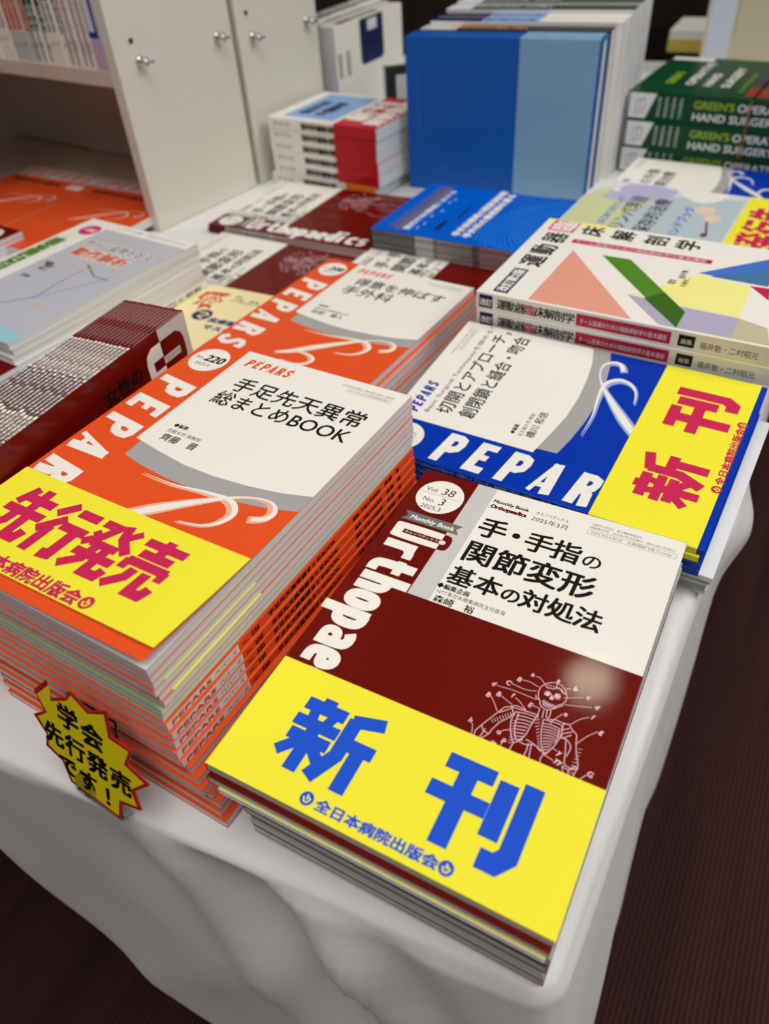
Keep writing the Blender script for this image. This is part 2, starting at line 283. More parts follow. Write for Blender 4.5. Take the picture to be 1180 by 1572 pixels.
LD= [[(130.7,136.4),(133.2,136.1),(136.7,138.6)],[(125.1,141.6),(129.3,140.9),(134.5,142.0)],[(120.8,146.0),(129.1,146.5),(134.4,144.8)],[(114.3,150.6),(123.7,149.7),(136.2,149.9)],[(142.6,134.3),(143.0,138.8)],[(147.8,136.8),(150.3,135.8)],[(148.6,142.8),(157.9,138.0)],[(150.2,146.5),(157.3,144.3),(163.3,142.0)],[(113.8,157.8),(117.0,161.2),(120.4,165.3)],[(118.4,155.5),(122.0,156.9),(125.8,158.2)],[(125.9,153.6),(128.4,154.6),(133.5,158.4)],[(135.6,154.2),(139.2,154.2)],[(151.0,152.3),(149.0,155.9),(147.0,160.3)],[(163.8,148.3),(160.2,151.2),(156.6,156.4)],[(170.1,154.4),(166.1,159.3),(162.6,165.6)],[(126.3,175.7),(127.8,174.0),(130.4,172.4)],[(111.7,177.5),(113.1,181.4),(113.4,184.7)],[(129.3,179.7),(129.0,185.2)],[(152.7,173.0),(155.1,173.8)],[(150.1,178.3),(155.2,179.4)],[(168.2,185.4),(171.7,179.8)]]
RIB= [[(129.7,161.5),(133.5,160.3),(139.4,159.9)],[(130.2,163.5),(134.0,162.3),(139.0,161.9)],[(130.7,165.4),(134.6,164.2),(138.6,163.9)],[(131.2,167.3),(135.2,166.1),(138.2,165.9)],[(131.7,169.2),(135.8,168.0),(137.8,167.8)],[(132.2,171.1),(136.3,169.9),(137.4,169.8)],[(132.7,173.0),(136.9,171.8),(137.0,171.7)],[(133.2,174.9),(137.4,173.7),(136.6,173.7)],[(133.6,176.7),(138.0,175.5),(136.2,175.6)],[(143.9,161.9),(147.9,160.9),(153.3,161.3)],[(144.4,163.5),(148.3,162.5),(153.1,162.8)],[(144.9,165.2),(148.6,164.1),(152.9,164.4)],[(145.4,166.8),(148.9,165.6),(152.7,165.9)],[(146.0,168.5),(149.2,167.2),(152.4,167.4)],[(146.5,170.1),(149.6,168.7),(152.2,168.9)],[(147.0,171.7),(149.9,170.3),(152.0,170.5)],[(147.5,173.3),(150.2,171.8),(151.8,172.0)],[(148.0,174.9),(150.5,173.3),(151.6,173.5)],[(148.5,176.5),(150.8,174.9),(151.4,174.9)],[(149.0,178.1),(151.1,176.4),(151.2,176.4)]]
LET= [('a',129.0,135.8),('B',123.4,141.9),('C',119.0,146.4),('d',112.2,150.3),('a',142.6,133.7),('b',152.1,134.9),('c',159.7,137.1),('d',165.3,141.0),('B',112.1,158.0),('B',116.9,155.4),('f',124.0,153.0),('E',134.1,154.5),('e',152.3,151.8),('f',165.2,147.7),('g',171.5,153.9),('o',125.4,176.2),('h',109.8,176.2),('p',129.5,179.2),('m',125.3,183.1),('y',156.4,174.1),('yy',157.4,178.7),('s',158.3,183.8),('G',172.9,178.8)]
def ortho_art(detail=True):
    A = Art()
    A.rect(GREYL, 41, .3, 56.5, 112, 1); A.rect(WHITE, 55.3, .3, 181.8, 112, 2); A.strip(BLACK, [(41,112.2),(181.8,112.2)], .35, 3)
    A.ell(WHITE, 22, 24, 16.6, 17.2, 2)
    A.text(BLACK, 'Vol.', 9.5, 20.5, 6, L=3); A.text(BLACK, '38', 20.5, 21, 10, L=3, sh=.12); A.strip(BLACK, [(7,22.8),(37,22.8)], .2, 3)
    A.text(BLACK, 'No.', 11.5, 31, 6, L=3); A.text(BLACK, '3', 23, 31.8, 10, L=3, sh=.12); A.text(BLACK, '2025.3', 13, 38, 5.6, L=3)
    A.poly(DGREY, [(7,45),(48.5,45),(45.5,49.3),(48.5,53.6),(7,53.6),(10,49.3)], 3); A.text(WHITE, 'Monthly Book', 12, 51.4, 5.6, L=4, bold=.02, sh=.15, W=32)
    # tall open first letter, counterchanged over the grey column
    def U(c, x0, x1, L):
        pts = [(x, y) for x, y in chaikin([(9,56.3),(41.5,56.3),(47.8,57.4),(47.8,70.2),(41.5,71.2),(9,71.2),(6.4,69.5),(6.4,58),(9,56.3)])[:-1]]
        pts = [(min(max(x, x0), x1), y) for x, y in pts]; A.poly(c, pts, L)
    U(WHITE, 7, 41, 3); U(MAROON, 41, 48, 3)
    A.rect(MAROON, 14, 62, 41, 66, 4); A.ell(SILVER, 42, 64, 2.4, 2, 4, 14); A.text(WHITE, 'オルソペディクス', 15, 65, 2.6, W=24, L=5)
    rounded(A, WHITE, 'rthopaedics', 8, 74.2, 1.04, 15.6, 90, 3)
    A.text(BLACK, 'Monthly Book', 57, 13.6, 4.2, bold=.03, W=25); A.text(MAROON, 'Orthopaedics', 57, 19.4, 5, bold=.05, W=25)
    A.text(BLACK, 'オルソペディクス', 87, 13.3, 3.6, W=22); A.text(BLACK, '2025年3月', 86, 20, 5.2, W=24)
    for ch, u, sz in (('手', 57, 20), ('・', 73, 20), ('手', 89, 19), ('指', 107, 19)): A.text(BLACK, ch, u, 46.2, sz, bold=.02)
    A.text(BLACK, 'の', 126.5, 46, 13.5, bold=.016)
    A.text(BLACK, '関節変形', 57, 71, 21, bold=.02, W=84)
    for ch, u, sz in (('基', 57, 17), ('本', 74.5, 17), ('の', 91.5, 13), ('対', 103.5, 17), ('処', 120, 17), ('法', 136, 17)): A.text(BLACK, ch, u, 92.6, sz, bold=.02)
    A.text(BLACK, '◆編集企画', 54.5, 99.4, 4.6, bold=.02, W=21); A.text(BLACK, 'NTT東日本関東病院主任医長', 56.5, 104, 3.7, W=44); A.text(BLACK, '森崎　裕', 57, 110.8, 6.3, W=26, bold=.015)
    A.text(DGREY, '1988年12月23日　第三種郵便物認可', 123.5, 8.5, 2.6, W=32); A.text(DGREY, '通巻第477号　2025年3月15日発行（毎月1回15日発行）', 123, 11.8, 2.6, W=54)
    A.text(DGREY, 'ISSN 0914-8124　文献略称 MB Orthop.', 125, 16.4, 3, W=51); A.strip(DGREY, [(123,13.2),(178.5,13.2),(178.5,17.6),(123,17.6),(123,13.2)], .2, 3)
    for p in SK+RIB: A.strip(PINK, spline(p, 3) if len(p) < 8 else p, .42, 3)
    for p in LD: A.strip(PINK, spline(p, 4), .32, 3)
    for k in range(9):   # skull sutures, teeth and hatching
        x = 137.4+k*1.3; A.strip(PINK, [(x, 138.6-1.1*math.sin(k/8*3.14)), (x+.5, 140.1-1.2*math.sin(k/8*3.14))], .3, 3)
        A.strip(PINK, [(139.6+k*.75, 148.2+.15*k), (140+k*.75, 151.6-.12*k)], .26, 3)
        A.strip(PINK, [(139.2+.9*k, 162+1.7*k), (141.8+.5*k, 160.4+1.7*k)], .28, 3)
        A.strip(PINK, [(129.6+.3*k, 167+1.6*k), (131.2+.3*k, 166.2+1.6*k)], .28, 3); A.strip(PINK, [(164.2-.1*k, 168+2.0*k), (166+.05*k, 167.6+2.0*k)], .26, 3)
        A.strip(PINK, [(119.5+1.0*k, 171-1.15*k), (121+1.0*k, 172.6-1.15*k)], .28, 3)
        A.strip(PINK, [(139.5+.3*k, 183+1.6*k), (142.5+.3*k, 184.8+1.6*k)], .28, 3); A.strip(PINK, [(142.5+.3*k, 183+1.6*k), (139.5+.3*k, 184.8+1.6*k)], .28, 3)
    A.ell(PINK, 140.2, 144, 1.0, 1.2, 3, 10); A.ell(PINK, 145.2, 143.2, 1.1, 1.2, 3, 10); A.poly(PINK, [(142.4,143.6),(143.9,146.6),(141.9,146.6)], 3)
    for ch, u, v in LET: A.text(PINK, ch, u, v+1.2, 4.2, ang=14, al='c', L=3, bold=.02)
    for p in ([(128,200),(131,232),(126,257)], [(150,198),(146,230),(152,257)], [(134,193),(141,206),(150,192)], [(163,186),(170,206),(168,226)], [(112,190),(104,208),(102,228)]): A.strip(PINK, spline(p, 4), .5, 3)
    return A
GREYL = C('pale_grey_print', (203, 201, 198))
def journal_art():
    A = Art()
    A.text(WHITE, '整形外科領域における', 14, 46, 9.5, bold=.03, W=140); A.rect(C('brown_grey_print', (120, 104, 100)), 11, 28, 165, 36, 2)
    A.text(C('brown_grey_print', (120, 104, 100)), '日本手外科学会雑誌', 16, 26, 11, W=150, bold=.02)
    for u, v in ((20, 58), (35, 60), (60, 57), (80, 62), (110, 58), (122, 60)): A.text(WHITE, 'ー', u, v, 8, bold=.03)
    A.rect(NAVY, 25, 76, 58, 82, 2); A.rect(NAVY, 70, 86, 110, 89, 2)
    A.text(WHITE, '手外科領域の超音波診断', 18, 112, 11, W=158, bold=.05); A.text(WHITE, '手外科の最前線を語る', 18, 126, 11, W=150, bold=.05)
    for k in range(15):
        r = 14+6.2*k
        A.strip(AZ2, [(60+r*math.cos(a)+3*math.sin(4*a+k), min(209, 205-r*.75*math.sin(a))) for a in [3.14*i/26 for i in range(27)] if 60+r*math.cos(a)+3*math.sin(4*a+k) > 3 and 60+r*math.cos(a)+3 < 170], 1.5, 2)
    return A
def anatomy_art():
    A = Art()
    A.rect(LEMON, 172, .3, 181.8, 70, 1)
    A.poly(NAVY, [(6,13),(58,13),(58,27),(6,27)], 2); A.text(WHITE, '改訂第2版', 8.5, 24, 11, bold=.03, W=47)
    for ch, u in (('運', 66), ('動', 94), ('器', 124)): A.text(BLACK, ch, u, 32, 25, bold=.02)
    A.rect(ROSEP, 153, 8, 180, 35, 2); A.text(WHITE, '臨', 154.5, 31, 25, bold=.02, L=3)
    for ch, v in (('床', 61), ('解', 92), ('剖', 124), ('学', 154)): A.text(BLACK, ch, 153, v, 24, bold=.02)
    A.rect(CRIMSON, 131, 41, 140, 173, 2); A.text(WHITE, 'チーム医療のための機能解剖学の基本講座', 133.3, 44, 5.6, ang=90, W=124, L=3)
    A.poly(SALMON, [(115,49),(3,47.5),(3,138)], 2)
    A.poly(LAV, [(45,122),(40,167),(38,215),(3,215),(3,160)], 2); A.poly(LEMON, [(47.5,125),(75,146),(106,168),(98.5,213.5),(39,215),(42,167)], 3)
    A.poly(GREEN, [(114,78),(114,105),(32,174),(3,174)], 4); A.poly(C('dark_leaf_green_print', (62, 104, 34)), [(43.5,137),(60.5,150),(32,174),(3,174)], 5)
    A.poly(SKY, [(109,167),(160,217),(160,228),(104,226)], 2); A.poly(TEAL, [(106,178),(135,222),(104,226)], 3)
    A.poly(TAN, [(38,215),(30,238),(3,244),(3,215)], 3); A.poly(CRIMSON, [(100,212),(101,228),(78,231)], 4)
    A.rect(NAVY, 79, 147.5, 87, 153.5, 6); A.text(WHITE, '編', 80, 152.6, 6, L=7); A.text(BLACK, '井樋栄二', 76, 163, 5.5, L=6); A.text(BLACK, '福井勉', 92, 158, 6, L=6)
    return A
ROSEP = C('rose_pink_print', (226, 96, 124))
def lymph_art():
    A = Art()
    pal = [C('pale_moss_print', (206, 212, 160)), C('pale_mist_print', (186, 200, 208)), C('pale_violet_print', (184, 184, 216)), C('pale_peach_print', (234, 208, 184))]
    A.poly(pal[0], [(2,2),(120,2),(150,14),(160,60),(140,188),(2,188)], 1); A.poly(pal[1], [(2,60),(90,70),(150,100),(168,188),(2,188)], 2)
    A.poly(pal[2], [(120,20),(150,30),(178,42),(180,75),(172,108),(140,100),(110,60)], 3)
    A.poly(WHITE, spline([(181,102),(165,108),(145,128),(142,146),(158,160),(176,168),(181,188),(181,102)], 5), 4)
    A.ell(pal[3], 120, 150, 14, 12, 4, 20); A.ell(pal[3], 98, 163, 12, 10, 4, 20); A.ell(WHITE, 150, 32, 5, 5, 4, 14)
    A.text(SKY, 'はじめてのリンパ', 36, 52, 11, W=90, bold=.03); A.text(BLACK, 'リンパ浮腫', 26, 76, 22, W=112, bold=.015); A.text(BLACK, '保存的治療', 24, 106, 22, W=114, bold=.015); A.text(SKY, 'ハンドブック', 22, 138, 14, W=100, bold=.03)
    A.strip(C('dull_plum_print', (120, 60, 70)), [(48,168),(86,160)], 2.5, 5); A.ell(C('dull_plum_print', (120, 60, 70)), 46, 166, 6, 4, 5, 12)
    return A
def rehab_art():
    A = Art()
    A.rect(REHAB, 46, 18, 181.8, 256.8, 1)
    A.ell(ROSE, 28.5, 28.8, 14.5, 13.5, 2); A.text(WHITE, 'No.', 17, 30, 5.5, L=3); A.text(WHITE, '305', 24.5, 32, 10, L=3, bold=.03)
    A.text(GREEN, 'MEDICAL', 8, 178, 16, ang=90, W=70, bold=.06); A.text(GREEN, 'REHABILITATION', 8, 62, 24, ang=90, W=112, bold=.06, L=2); A.text(DGREY, 'Monthly Book', 16, 49, 4, ang=90, W=14)
    A.text(GREEN, 'リハビリテーション医療', 60, 10, 4, W=40); A.text(DGREY, 'MEDICAL REHABILITATION 2024', 110, 10, 3.4, W=60)
    A.text(WHITE, '歩行と姿勢を診る', 54, 60, 15, W=112, bold=.09, L=2); A.text(NAVY, '歩行と姿勢を診る', 54, 60, 15, W=112, bold=-.004, L=3)
    A.text(WHITE, '動作解析', 60, 86, 22, W=90, bold=.1, L=2); A.text(C('burnt_orange_print', (206, 98, 54)), '動作解析', 60, 86, 22, W=90, bold=.03, L=3)
    for t, u, v in (('編集', 56, 118), ('藤原', 62, 124), ('俊之', 62, 132), ('企画', 58, 152)): A.text(BLACK, t, u, v, 7, bold=.02)
    A.ribbon(C('violet_line_print', (130, 100, 180)), [(100,206,1.5),(112,190,1.5),(121,178,1.6),(117,152,1.6)], 3); A.ribbon(C('violet_line_print', (130, 100, 180)), [(117,152,1.4),(115,100,1.6)], 3)
    A.ribbon(C('periwinkle_line_print', (140, 150, 210)), [(121,184,1.6),(140,150,1.6),(160,110,1.6)], 3); A.ribbon(GREEN, [(108,98,2),(118,104,2.4),(143,118,1.6)], 4); A.ribbon(C('straw_line_print', (214, 190, 140)), [(75,139,1.2),(108,98,1.4)], 3)
    A.ribbon(PINK, [(124,147,1.2),(112,102,1.6)], 3); A.ribbon(NAVY, [(143,116,1),(163,117,1)], 4)
    for u, v in ((124, 147), (118, 108), (150, 100), (140, 190)): A.ell(C('straw_line_print', (214, 190, 140)), u, v, 3.5, 3.5, 4, 12)
    A.rect(C('pale_aqua_print', (158, 206, 220)), 80, 238, 181.8, 256.8, 2)
    return A
def cream_art():
    A = Art()
    b = C('brick_red_print', (206, 84, 50))
    A.poly(b, [(12,18),(22,15),(45,13),(40,26),(46,34),(38,42),(43,54),(34,50),(28,60),(24,46),(14,52),(18,38),(11,34)], 2)
    A.text(CREAM, '悩', 15, 44, 28, bold=.01, L=3)
    A.ell(NAVY, 43, 68, 12, 12, 2, 28); A.strip(CREAM, [(36,64),(46,62),(50,66),(40,72),(48,76)], 2.4, 3)
    A.text(ROYAL2, '皮膚腫瘍の', 57, 78, 10, W=60, bold=.05); A.text(ROYAL2, 'マスター', 60, 93, 10, W=50, bold=.05)
    A.text(BLACK, '編集', 54, 18, 4); A.text(BLACK, '大原　國章', 54, 24, 4.5, W=36); A.text(DGREY, '虎の門病院皮膚科 部長', 54, 29.5, 3.6, W=40)
    return A
ROYAL2 = C('ink_blue_print', (40, 60, 130))
def shelf_pepars_art():
    A = Art()
    A.rect(ORANGE, .3, .3, 181, 256, 0); A.rect(C('warm_grey_print', (206, 196, 188)), .3, .3, 181.8, 36, 1); fat(A, C('coral_red_print', (224, 96, 70)), 'PEPARS', 14, 31, .78, 26, 0, 2)
    A.text(BLACK, '美容外科の基本', 16, 60, 17, W=112, bold=.02); A.text(BLACK, '手術手技をマスターする', 14, 74, 7, W=90)
    A.rect(WHITE, 146, 46, 176, 62, 2); A.text(BLACK, '220', 150, 58, 10)
    for s_ in SWIRL[:2]: A.ribbon(C('pale_salmon_print', (248, 206, 184)), [(u-4, v-40, w) for u, v, w in s_], 2)
    return A
def red_band_art():
    A = Art()
    A.rect(LBLUE, 12, 20, 138, 112, 1); A.text(NAVY, '整形外科', 30, 52, 22, W=70, bold=.04, L=2); A.text(NAVY, '外傷診療', 30, 82, 22, W=70, bold=.04, L=2); A.text(LAV, '手術', 100, 96, 15, L=2)
    return A
# ---------------------------------------------------------------- the setting
def setting():
    m = bpy.data.materials.new('maroon_carpet'); m.use_nodes = True; nt = m.node_tree; b = nt.nodes['Principled BSDF']; b.inputs['Roughness'].default_value = 0.95; b.inputs['Specular IOR Level'].default_value = 0.1
    tc = nt.nodes.new('ShaderNodeTexCoord'); mp = nt.nodes.new('ShaderNodeMapping'); mp.inputs['Rotation'].default_value = (0, 0, math.radians(31))
    nt.links.new(tc.outputs['Object'], mp.inputs['Vector'])
    w = nt.nodes.new('ShaderNodeTexWave'); w.inputs['Scale'].default_value = 46; w.inputs['Distortion'].default_value = 0.6; w.inputs['Detail'].default_value = 2; w.inputs['Detail Scale'].default_value = 40
    nt.links.new(mp.outputs[0], w.inputs['Vector'])
    m2 = nt.nodes.new('ShaderNodeMapping'); m2.inputs['Scale'].default_value = (22, 1.2, 1); nt.links.new(mp.outputs[0], m2.inputs['Vector'])
    n = nt.nodes.new('ShaderNodeTexNoise'); n.inputs['Scale'].default_value = 1.0; n.inputs['Detail'].default_value = 4; nt.links.new(m2.outputs[0], n.inputs['Vector'])
    n2 = nt.nodes.new('ShaderNodeTexNoise'); n2.inputs['Scale'].default_value = 260; nt.links.new(tc.outputs['Object'], n2.inputs['Vector'])
    r = nt.nodes.new('ShaderNodeValToRGB'); r.color_ramp.elements[0].color = (*lin((28, 17, 16)), 1); r.color_ramp.elements[1].color = (*lin((74, 47, 45)), 1); r.color_ramp.elements[0].position = .25; r.color_ramp.elements[1].position = .8
    a = nt.nodes.new('ShaderNodeMath'); a.operation = 'MULTIPLY_ADD'; a.inputs[1].default_value = .35
    nt.links.new(w.outputs['Fac'], a.inputs[0]); 
    s2 = nt.nodes.new('ShaderNodeMath'); s2.operation = 'MULTIPLY_ADD'; s2.inputs[1].default_value = .55; nt.links.new(n.outputs['Fac'], s2.inputs[0])
    s3 = nt.nodes.new('ShaderNodeMath'); s3.operation = 'MULTIPLY'; s3.inputs[1].default_value = .25; nt.links.new(n2.outputs['Fac'], s3.inputs[0])
    nt.links.new(s3.outputs[0], s2.inputs[2]); nt.links.new(s2.outputs[0], a.inputs[2]); nt.links.new(a.outputs[0], r.inputs[0]); nt.links.new(r.outputs[0], b.inputs['Base Color'])
    bp = nt.nodes.new('ShaderNodeBump'); bp.inputs['Strength'].default_value = .5; bp.inputs['Distance'].default_value = .002; nt.links.new(a.outputs[0], bp.inputs['Height']); nt.links.new(bp.outputs[0], b.inputs['Normal'])
    f = link('floor', bm_mesh('floor', boxm(-2600, -1600, -20, 3400, 5400, 0), [m])); f['kind'] = 'structure'
    wm = mat('dark_wall_panelling', (58, 40, 38), .6, noise=.25, scale=3)
    for nm, q in (('wall_back', (-2700, 5400, 0, 3500, 5500, 3300)), ('wall_right', (3400, -1600, 0, 3500, 5400, 3300)), ('wall_left', (-2700, -1600, 0, -2600, 5400, 3300))):
        o = link(nm, bm_mesh(nm, boxm(*q), [wm])); o['kind'] = 'structure'
        # panel joints
    for i in range(14):
        o = link('panel', bm_mesh('panel', boxm(-2600+430*i, 5385, 100, -2600+430*i+405, 5400, 3200, 4, 1), [wm])); o.parent = bpy.data.objects['wall_back']
    bs = link('baseboard_back', bm_mesh('baseboard_back', boxm(-2600, 5370, 0, 3400, 5385, 95, 3, 1), [mat('dark_trim', (40, 28, 26), .5)])); bs['kind'] = 'structure'

# ---------------------------------------------------------------- table with its white cloth
def table():
    c0 = Vector((60, 101)); a = Vector((math.cos(math.radians(154)), math.sin(math.radians(154)))); b = Vector((math.cos(math.radians(57)), math.sin(math.radians(57))))
    LA, LB = 1250.0, 1850.0
    t = empty('trestle_table', Matrix.Translation((*( (c0+a*LA/2+b*LB/2)*S), 0)), 'long trestle table under the white cloth, carrying the books', 'table')
    inv = t.matrix_world.inverted()
    top = []
    q = [c0+a*14+b*14, c0+a*(LA-14)+b*14, c0+a*(LA-14)+b*(LB-14), c0+a*14+b*(LB-14)]
    o0 = c0+a*LA/2+b*LB/2
    def prism(p, z0, z1): return [(x-o0.x, y-o0.y, z0) for x, y in p]+[(x-o0.x, y-o0.y, z1) for x, y in p], [(0,1,2,3),(7,6,5,4),(0,4,5,1),(1,5,6,2),(2,6,7,3),(3,7,4,0)]
    wood = mat('table_wood', (150, 120, 90), .5, noise=.2, scale=12); steel = mat('table_steel', (110, 110, 112), .35, metal=.8)
    v, f = prism(q, 670, 696.5); link('tabletop', mesh('tabletop', v, f, [wood]), t)
    for s1, s2 in ((90,90),(LA-90,90),(LA-90,LB-90),(90,LB-90)):
        p = c0+a*s1+b*s2; v, f = prism([p+Vector((-18,-18)), p+Vector((18,-18)), p+Vector((18,18)), p+Vector((-18,18))], 0, 670); link('leg', mesh('leg', v, f, [steel]), t)
    # cloth
    cm = bpy.data.materials.new('white_cloth'); cm.use_nodes = True; nt = cm.node_tree; bb = nt.nodes['Principled BSDF']
    bb.inputs['Base Color'].default_value = (*lin((228, 227, 226)), 1); bb.inputs['Roughness'].default_value = .8; bb.inputs['Sheen Weight'].default_value = .15; bb.inputs['Specular IOR Level'].default_value = .25
    n = nt.nodes.new('ShaderNodeTexNoise'); n.inputs['Scale'].default_value = 14; n.inputs['Detail'].default_value = 5; tc = nt.nodes.new('ShaderNodeTexCoord'); nt.links.new(tc.outputs['Object'], n.inputs['Vector'])
    bp = nt.nodes.new('ShaderNodeBump'); bp.inputs['Strength'].default_value = .12; bp.inputs['Distance'].default_value = .01; nt.links.new(n.outputs['Fac'], bp.inputs['Height']); nt.links.new(bp.outputs[0], bb.inputs['Normal'])
    # perimeter samples, rounded corners
    per = []
    corners = [c0, c0+a*LA, c0+a*LA+b*LB, c0+b*LB]; R_ = 16
    for i in range(4):
        P_, Q_, N_ = corners[i-1], corners[i], corners[(i+1) % 4]
        d1 = (P_-Q_).normalized(); d2 = (N_-Q_).normalized()
        for k in range(13):
            s_ = k/12; w1, w2 = (1-s_)**2, s_**2
            per.append(Q_+d1*R_*w1+d2*R_*w2)
        L_ = (N_-Q_).length-2*R_; m_ = int(L_/9)
        for k in range(1, m_): per.append(Q_+d2*(R_+L_*k/m_))
    n_ = len(per); nor = []
    for i in range(n_):
        d = (per[(i+1) % n_]-per[i-1]).normalized(); nn = Vector((d.y, -d.x))
        if nn.dot(per[i]-o0) < 0: nn = -nn
        nor.append(nn)
    def sfront(p): return (p-c0).dot(a), (p-c0).dot(b)
    rings = []
    prof = [(-60, 0, 0), (-40, 0, 0), (-28, 0, 1), (-20, 0, 1), (-13, .3, 1), (-7, .2, 1), (-3, -1.2, 1), (-.8, -3.2, 0), (0, -6, 0)]
    drops = [10, 18, 28, 40, 55, 75, 95, 120, 145, 170, 200, 230, 260, 290, 320, 350, 380, 410, 436]
    verts = []; nr = 0
    for off, dz, rk in prof:
        for p, nn in zip(per, nor):
            s, r = sfront(p); ridge = 0
            if rk and s < 120 and r > -5: ridge = max(0, 1-s/60)*(2.2*math.exp(-((off+9)/7)**2)*(1+.5*math.sin(r/37)) + .8*math.sin(r/23+off/5))
            q = p+nn*off if off > -14 else p+(o0-p)*{-20: .034, -28: .048, -40: .064, -60: .085}[off]
            verts.append((q.x, q.y, TABLE-.8+dz+max(0, ridge)))
        nr += 1
    def sm(x): x = max(0.0, min(1.0, x)); return x*x*(3-2*x)
    for D0 in drops:
        g = D0/436
        for p, nn in zip(per, nor):
            s, r = sfront(p); D = D0
            if r < 8:        # front
                D = D0*(1-.57*sm((s-250)/300))
                base = 30-18*min(1, max(0, s)/275)-.11*max(0, s-275)
                wob = base*g**1.15 + (6*math.sin((s+D*.62)/46+.4)+3.5*math.sin((s-D*.35)/27+1.2)+4*math.sin((s+D*.9)/83))*g**.7*min(1, D/60+.1)*(1-.55*g)
                wob += 7*math.exp(-((s-60-D*.75)/34)**2)*min(1, D/50)*(1-.5*g) - 8*math.exp(-((s-245)/60)**2-((D-70)/60)**2)
                wob += (11*math.exp(-((s-238+.42*D)/26)**2)-17*math.exp(-((s-182+.46*D)/21)**2)+10*math.exp(-((s-132+.40*D)/20)**2)-8*math.exp(-((s-88+.36*D)/17)**2))*min(1, D/38)*(1-.3*g)
            elif s < 8:      # right
                base = 32-20*min(1, max(0, r)/480)-14*sm((r-560)/220)
                wob = base*g + (6*math.sin((r-D*.2)/52+.6)+4*math.sin((r+D*.2)/24))*g**.8*(1-.5*g)
                wob += 17*math.exp(-((r-372-D*1.02)/48)**2)*min(1, D/40)
            else: wob = 8*math.sin((s+r)/60)*g
            q = p+nn*(wob+1.5); verts.append((q.x, q.y, TABLE-D+2.0*math.sin((s+r)/70)*g))
        nr += 1
    faces = []
    for k in range(nr-1):
        for i in range(n_): faces.append((k*n_+i, k*n_+(i+1) % n_, (k+1)*n_+(i+1) % n_, (k+1)*n_+i))
    prev = 0
    for sc in (.75, .5, .25, .03):
        st = len(verts)
        for p, nn in zip(per, nor): q = o0+(p-o0)*.915*sc; verts.append((q.x, q.y, TABLE-.8))
        for i in range(n_): faces.append((st+i, st+(i+1) % n_, prev+(i+1) % n_, prev+i))
        prev = st
    faces.append(tuple(prev+i for i in range(n_)))
    me = mesh('tablecloth', [(x, y, z+ZT) for x, y, z in verts], faces, [cm], smooth=True)
    o = link('tablecloth', me); tag(o, 'white tablecloth draped over the book table with soft folds at the front', 'tablecloth')

# ---------------------------------------------------------------- books
ORD = ['topmost', 'second from the top', 'third from the top', 'fourth from the top', 'fifth from the top', 'sixth from the top', 'seventh from the top', 'eighth from the top', 'ninth from the top', 'tenth from the top', 'eleventh from the top', 'twelfth from the top', 'thirteenth from the top', 'fourteenth from the top', 'fifteenth from the top', 'sixteenth from the top', 'seventeenth from the top', 'eighteenth from the top', 'nineteenth from the top', 'twentieth from the top', 'twenty-first from the top', 'twenty-second from the top']
CACHE = {}
def pages_me(w, h, t, pm):
    k = ('p', w, h, t, pm.name)
    if k not in CACHE:
        x0, x1, y0, y1, z0, z1 = .35, w-.25, -h+.25, -.25, .15, t-.15
        CACHE[k] = mesh('page_block', [(x0,y0,z0),(x1,y0,z0),(x1,y1,z0),(x0,y1,z0),(x0,y0,z1),(x1,y0,z1),(x1,y1,z1),(x0,y1,z1)], [(3,2,1,0),(4,5,6,7),(0,1,5,4),(1,2,6,5),(2,3,7,6),(3,0,4,7)], [pm])
    return CACHE[k]
def cover_me(w, h, t, fm, sm, bmm, segs=1, lift=None, hard=0.0, spine_segs=None):
    k = ('c', w, h, t, fm.name, sm.name, bmm.name, segs, hard, str(spine_segs))
    if k in CACHE and not lift: return CACHE[k]
    e = .14 if not hard else hard; r = min(.7, t*.2)
    out = [(w+(2 if hard else 0), 0), (r, 0), (r*.3, r*.3), (0, r), (0, t-r), (r*.3, t-r*.3), (r, t), (w+(2 if hard else 0), t)]
    inn = [(w+(2 if hard else 0), e), (r, e), (r*.3+e*.7, r*.3+e*.7), (e, r), (e, t-r), (r*.3+e*.7, t-r*.3-e*.7), (r, t-e), (w+(2 if hard else 0), t-e)]
    if hard: out = [(x-(2 if x < w/2 else 0), z) for x, z in out]; inn = [(x-(2 if x < w/2 else 0), z) for x, z in inn]
    y0, y1 = (0, -h) if not hard else (2, -h-2)
    cuts = [0.0]
    if spine_segs: cuts += [c for c, _ in spine_segs]
    else: cuts += [i/segs for i in range(1, segs+1)]
    vs_ = []; N = len(out)
    for c in cuts:
        y = y0+(y1-y0)*c
        vs_ += [(x, y, z) for x, z in out]+[(x, y, z) for x, z in inn]
    fs, ix = [], []
    mats = [fm, sm, bmm]
    if spine_segs:
        for _, m_ in spine_segs:
            if m_ not in mats: mats.append(m_)
    for j in range(len(cuts)-1):
        a, b = j*2*N, (j+1)*2*N
        for i in range(N-1):
            mi = 2 if i == 0 else (0 if i == N-2 else 1)
            if spine_segs and mi == 1: mi = mats.index(spine_segs[j][1])
            fs.append((a+i, a+i+1, b+i+1, b+i)); ix.append(mi)
            fs.append((a+N+i+1, a+N+i, b+N+i, b+N+i+1)); ix.append(mi)
        fs.append((a, a+N, b+N, b)[::-1]); ix.append(2); fs.append((a+N-1, a+2*N-1, b+2*N-1, b+N-1)); ix.append(0)
    for j in (0, len(cuts)-1):
        a = j*2*N
        for i in range(N-1):
            f = (a+i, a+i+1, a+N+i+1, a+N+i); fs.append(f if j else f[::-1]); ix.append(2 if i == 0 else (0 if i == N-2 else 1))
    me = mesh('cover', vs_, fs, mats, ix)
    if not lift: CACHE[k] = me
    return me
